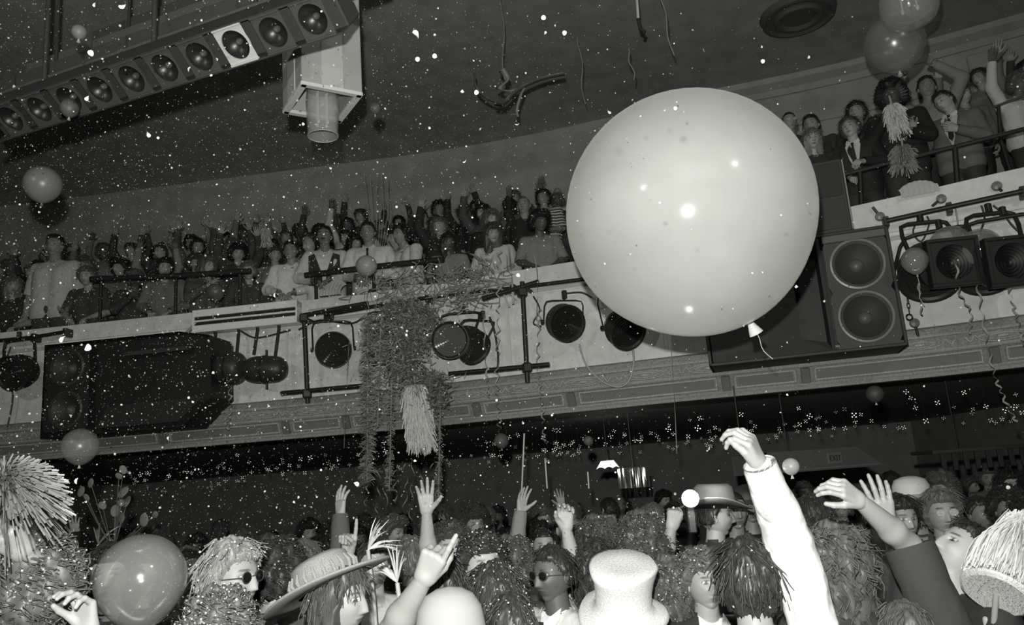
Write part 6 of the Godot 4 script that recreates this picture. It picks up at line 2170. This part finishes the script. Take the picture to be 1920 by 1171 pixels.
	m.lathe([Vector2(0.0, -0.05), Vector2(0.03, -0.05), Vector2(0.050, 0.0), Vector2(0.053, 0.006), Vector2(0.047, 0.004), Vector2(0.03, -0.03), Vector2(0.0, -0.035)], 28, Transform3D(basis_along(Vector3(0, 0.05, 1)), Vector3.ZERO), true)
	part("reflector", m, M(0.7, 0.2, 0.6), ft2)
	m = MB.new()
	m.ball(Vector3(0, 0, 0.0), Vector3(0.034, 0.034, 0.02), 20, 12)
	part("flash_bulb", m, lamp_mat(0.9, 9.0), ft2)
	m = MB.new()
	m.box(Vector3(0, -0.12, -0.04), Vector3(0.05, 0.16, 0.05), Basis.IDENTITY, 0.008)
	part("handle", m, M(0.02, 0.4), ft2)
	var fl := OmniLight3D.new()
	fl.name = "flash_bulb_light"
	ft2.add_child(fl)
	fl.position = Vector3(0, 0, 0.03)
	fl.light_energy = 0.35
	fl.light_size = 0.04
	fl.omni_range = 40.0
	fl.omni_attenuation = 2.0
	fl.shadow_enabled = true
	build_under_balcony(r)

func build_under_balcony(r: RandomNumberGenerator):
	# stars of five mirror discs, added to stand for flash glints on glass ornaments
	var star := MB.new()
	for q in 5:
		var p := Vector3.ZERO if q == 4 else Vector3(cos(TAU * q / 4), sin(TAU * q / 4), 0) * 0.024
		star.lathe([Vector2(0.0060, -0.002), Vector2(0.0060, 0.0), Vector2(0.0, 0.0006)], 8, Transform3D(Basis(Vector3.RIGHT, PI / 2), p))
	var smesh := star.commit()
	var stem := MB.new()
	stem.tube([Vector3(0, 0.0, 0), Vector3(0, -0.06, 0)], 0.004, 5)
	var stmesh := stem.commit()
	var wire := MB.new()
	wire.tube([Vector3.ZERO, Vector3(0, -1, 0)], 0.0015, 4)
	var wmesh := wire.commit()
	var mirror := M(0.85, 0.36, 1.0)
	var cnt := 0
	while cnt < 230:
		var x := r.randf_range(-9.0, 8.0)
		var back := r.randf_range(0.7, 7.6)
		var p := front(x, 2.78, -back)
		var drop := r.randf_range(0.08, 0.38)
		var px := pixel(p - Vector3(0, drop, 0))
		if px.x < 230 or px.x > 1930: continue
		if px.x < 900 and r.randf() < 0.45: continue
		cnt += 1
		var near_: String = "the tinsel ropes" if x < -0.9 else ("the silver foil curtain" if x < 1.9 else ("the EXIT bulkhead" if x < 4.6 else "the slatted bulkhead"))
		var t := base("glint_star", "tiny star of added mirror glint discs under the balcony ceiling near " + near_, "mirror star", p, 0.0, "mirror stars under the balcony")
		var b := part("glint_discs", smesh, mirror, t)
		b.position.y = -drop - 0.06
		var toward := (Vector3(0, 2.13, 0) - (p + b.position)).normalized()
		toward = (toward + Vector3(r.randfn(0, 0.05), r.randfn(0, 0.05), r.randfn(0, 0.05))).normalized()
		b.basis = frame_along(Basis(toward, r.randf() * TAU) * Vector3.UP, toward)
		var s := part("stem", stmesh, M(0.02, 0.5), t)
		s.position.y = -drop
		var wr := part("wire", wmesh, M(0.02, 0.5), t)
		wr.scale.y = drop + 0.01
		b.scale = Vector3.ONE * r.randf_range(0.7, 1.15)
	# grey bulkhead with the way-out lettering
	var a := at(1502, 884, 7.6)
	var b := at(1662, 878, 7.9)
	var ax := b - a
	ax.y = 0
	var w := ax.length()
	ax = ax.normalized()
	var out := Vector3(-ax.z, 0, ax.x)
	if out.z < 0: out = -out
	var bs := Basis(ax, Vector3.UP, out)
	var bt := base("sign_bulkhead", "grey sloping bulkhead with a dark EXIT sign under the balcony", "bulkhead", a)
	var h := 0.20
	var m := MB.new()
	m.facet([bs * Vector3(-0.35, 0, 0), bs * Vector3(w, 0, 0), bs * Vector3(w - 0.32, h, 0), bs * Vector3(-0.35, h, 0)], out)
	m.facet([bs * Vector3(-0.35, 0, 0), bs * Vector3(w, 0, 0), bs * Vector3(w, 0, -0.6), bs * Vector3(-0.35, 0, -0.6)], Vector3.DOWN)
	m.facet([bs * Vector3(-0.35, h, 0), bs * Vector3(w - 0.32, h, 0), bs * Vector3(w - 0.32, h, -0.6), bs * Vector3(-0.35, h, -0.6)], Vector3.UP)
	m.facet([bs * Vector3(w, 0, 0), bs * Vector3(w - 0.32, h, 0), bs * Vector3(w - 0.32, h, -0.6), bs * Vector3(w, 0, -0.6)], ax + Vector3.UP)
	m.facet([bs * Vector3(-0.35, 0, -0.6), bs * Vector3(w, 0, -0.6), bs * Vector3(w - 0.32, h, -0.6), bs * Vector3(-0.35, h, -0.6)], -out)
	part("board", m, M(0.085, 0.6), bt)
	m = MB.new()
	m.box(bs * Vector3(w * 0.5 - 0.2, 0.02, 0.004), Vector3(w + 0.25, 0.012, 0.012), bs)
	part("lip", m, M(0.13, 0.5), bt)
	for x in [-0.12, w * 0.40]:
		m = MB.new()
		m.tube([bs * Vector3(x - 0.3, 0.18, -0.3), Vector3(0, 2.78 - a.y, 0) + bs * Vector3(x - 0.3, 0, -0.3)], 0.006, 6)
		part("hanger", m, M(0.03, 0.5), bt)
	m = MB.new()
	m.box(bs * Vector3(w * 0.40, 0.105, 0.006), Vector3(0.165, 0.105, 0.012), bs, 0.002)
	var sg := part("sign_plate", m, M(0.12, 0.5), bt)
	var tm := TextMesh.new()
	tm.text = "EXIT"
	tm.font_size = 64
	tm.pixel_size = 0.0011
	tm.depth = 0.004
	var font := SystemFont.new()
	font.font_names = PackedStringArray(["Droid Sans"])
	tm.font = font
	var lt := part("lettering", tm, M(0.012, 0.6), sg)
	lt.transform = Transform3D(bs, bs * Vector3(w * 0.40, 0.105, 0.016))
	# silver foil curtain and lit hood at the far bar
	var c := at(1162, 916, 10.5)
	var ct := base("foil_curtain", "silver foil curtain hanging under the balcony by the lit hood", "curtain", c)
	for q in 26:
		m = MB.new()
		var x := q * 0.016
		var p := Vector3(x, 0, 0.02 * sin(q * 1.9))
		m.ribbon([p + Vector3(0, 0.26, 0), p + Vector3(0.004 * sin(q * 3.0), 0.12, 0.01), p + Vector3(0.004 * cos(q), 0, 0)], 0.016, PI / 2 + r.randfn(0, 0.5), 0.1)
		part("strip", m, M(0.85, 0.18, 0.9), ct)
	m = MB.new()
	m.tube([Vector3(-0.02, 0.26, 0), Vector3(0.44, 0.26, 0)], 0.008, 6)
	m.tube([Vector3(0.2, 0.26, 0), Vector3(0.2, 2.78 - c.y, 0)], 0.006, 6)
	part("rod", m, M(0.1, 0.4), ct)
	var hp := at(1140, 878, 10.2)
	var ht := base("lit_hood", "bright scalloped lamp hood beside the silver foil curtain", "lamp", hp)
	m = MB.new()
	var k := 0
	for row in 4:
		for s in 25:
			var u := s / 24.0
			var f := row / 3.0
			m.vert(Vector3((u - 0.5) * 0.30 * (0.55 + 0.45 * f), 0.10 * (1.0 - f) + 0.02 * absf(sin(u * 9.4)) * f, 0.12 * sin(PI * u) * (0.4 + 0.6 * f)), Vector3(u - 0.5, 0.5, 1).normalized())
	m.grid(k, 4, 25)
	part("lamp_hood", m, lamp_mat(0.8, 0.9), ht)
	m = MB.new()
	m.tube([Vector3(0, 0.10, 0.02), Vector3(0, 2.78 - hp.y, 0.02)], 0.008, 6)
	part("stem", m, M(0.05, 0.5), ht)
	var ol := OmniLight3D.new()
	ol.name = "lamp_hood_light"
	ht.add_child(ol)
	ol.position = Vector3(0, -0.02, 0.10)
	ol.light_energy = 0.05
	ol.light_size = 0.05
	ol.omni_range = 40.0
	ol.omni_attenuation = 2.0
	ol.shadow_enabled = true
	# low bulkhead at the far right
	var ra := at(1790, 850, 8.4)
	var rt := base("slatted_bulkhead", "dark slatted bulkhead hung under the balcony at the far right", "bulkhead", ra)
	m = MB.new()
	m.box(Vector3(0.7, 0.03, -0.3), Vector3(1.8, 0.04, 0.5), Basis.IDENTITY, 0.005)
	m.tube([Vector3(0.2, 0.04, -0.3), Vector3(0.2, 2.779 - ra.y, -0.3)], 0.006, 6)
	part("top_board", m, M(0.05, 0.6), rt)
	for q in 14:
		m = MB.new()
		m.box(Vector3(-0.1 + q * 0.12, -0.08, -0.06), Vector3(0.05, 0.18, 0.03), Basis.IDENTITY, 0.004)
		part("slat", m, M(0.03, 0.6), rt)

# ------------------------------------------------------------------ confetti
func build_confetti():
	var r := RandomNumberGenerator.new()
	r.seed = 31337
	# one bent round flake
	var flakes := []
	for kind in 3:
		var m := MB.new()
		var c := m.vert(Vector3.ZERO, Vector3.UP)
		var sides: int = [9, 6, 4][kind]
		for s in sides:
			var a := TAU * s / sides
			m.vert(Vector3(cos(a), 0.28 * cos(2.0 * a) + 0.1, sin(a)), Vector3(-0.4 * cos(a), 1, 0.4 * sin(a)).normalized())
		for s in sides: m.tri(c, c + 1 + s, c + 1 + (s + 1) % sides)
		flakes.append(m.commit())
	var all := []
	var tries := 0
	var inv := cam.basis.inverse()
	while all.size() < 42000 and tries < 420000:
		tries += 1
		var p := Vector3(r.randf_range(-9.0, 6.0), r.randf_range(0.9, 7.6), r.randf_range(-12.0, -2.6))
		# thick on the left, thinning to the right
		var w := lerpf(1.0, 0.05, smoothstep(-2.5, 2.6, p.x + 0.12 * p.z + 1.0))
		if r.randf() > w: continue
		if p.z < front_z(p.x) + 0.1 and p.y < 4.5: continue
		var cp := inv * (p - cam.position)
		if cp.z > -1.0: continue
		var px := CENTRE + Vector2(cp.x, -cp.y) * (FOCAL / -cp.z)
		if px.x < -300 or px.x > 2220 or px.y < -250 or px.y > 1420: continue
		var s := r.randf_range(0.0024, 0.0056)
		if r.randf() < 0.04: s *= 1.5
		all.append([p, s, s / -cp.z if px.x > 0 and px.x < 1920 and px.y > 0 and px.y < 1171 else 0.0, r.randi() % 3])
	# flakes that stand out
	for q in [[780, 65, 2.0, 0.0150], [278, 250, 1.8, 0.011], [118, 635, 1.8, 0.012], [164, 651, 1.9, 0.011], [516, 552, 2.2, 0.010], [164, 184, 1.9, 0.009], [144, 901, 1.6, 0.008], [668, 907, 2.0, 0.009], [1142, 208, 2.4, 0.012], [1058, 62, 2.6, 0.010], [1022, 62, 2.6, 0.008], [1019, 33, 2.4, 0.009], [970, 233, 2.6, 0.010], [872, 302, 2.5, 0.010], [815, 105, 2.2, 0.008], [783, 111, 2.2, 0.008], [893, 173, 2.4, 0.009], [1266, 203, 2.6, 0.008], [1430, 115, 3.0, 0.010], [1300, 57, 3.0, 0.008], [1320, 94, 3.0, 0.009], [1516, 107, 3.2, 0.008], [1575, 150, 3.2, 0.007], [355, 130, 2.2, 0.010], [170, 100, 2.0, 0.010], [230, 12, 2.0, 0.012], [178, 8, 2.2, 0.010]] :
		all.append([at(q[0], q[1], q[2]), q[3] * 0.8, 1.0, 0])
	all.sort_custom(func(a, b): return a[2] > b[2])
	var pale := M(0.45, 0.7)
	var turn := func() -> Basis: return Basis.from_euler(Vector3(r.randf_range(0.5, 2.4), r.randf() * TAU, r.randf_range(-0.8, 0.8)))
	var groups := ["round", "six-sided", "square"]
	for q in 300:
		var f = all[q]
		var low: bool = f[0].y < 2.1
		var o := thing("confetti_flake", flakes[f[3]], pale, "white %s paper confetti flake drifting in the air %s" % [groups[f[3]], "just over the heads" if low else "high before the balcony"], "confetti", "drifting confetti flakes")
		o.transform = Transform3D(turn.call().scaled(Vector3.ONE * f[1]), f[0])
	for kind in 3:
		var rest := []
		for q in range(300, all.size()):
			if all[q][3] == kind: rest.append(all[q])
		var mm := MultiMesh.new()
		mm.transform_format = MultiMesh.TRANSFORM_3D
		mm.mesh = flakes[kind]
		mm.instance_count = rest.size()
		for q in rest.size(): mm.set_instance_transform(q, Transform3D(turn.call().scaled(Vector3.ONE * rest[q][1]), rest[q][0]))
		var mi := MultiMeshInstance3D.new()
		mi.multimesh = mm
		mi.material_override = pale
		mi.name = numbered("confetti_shower")
		add_child(mi)
		mi.set_meta("kind", "stuff")
		mi.set_meta("category", "confetti")
		mi.set_meta("label", ["shower of tiny round white confetti filling the hall air", "shower of tiny six-sided white confetti filling the hall air", "shower of tiny square white confetti filling the hall air"][kind])
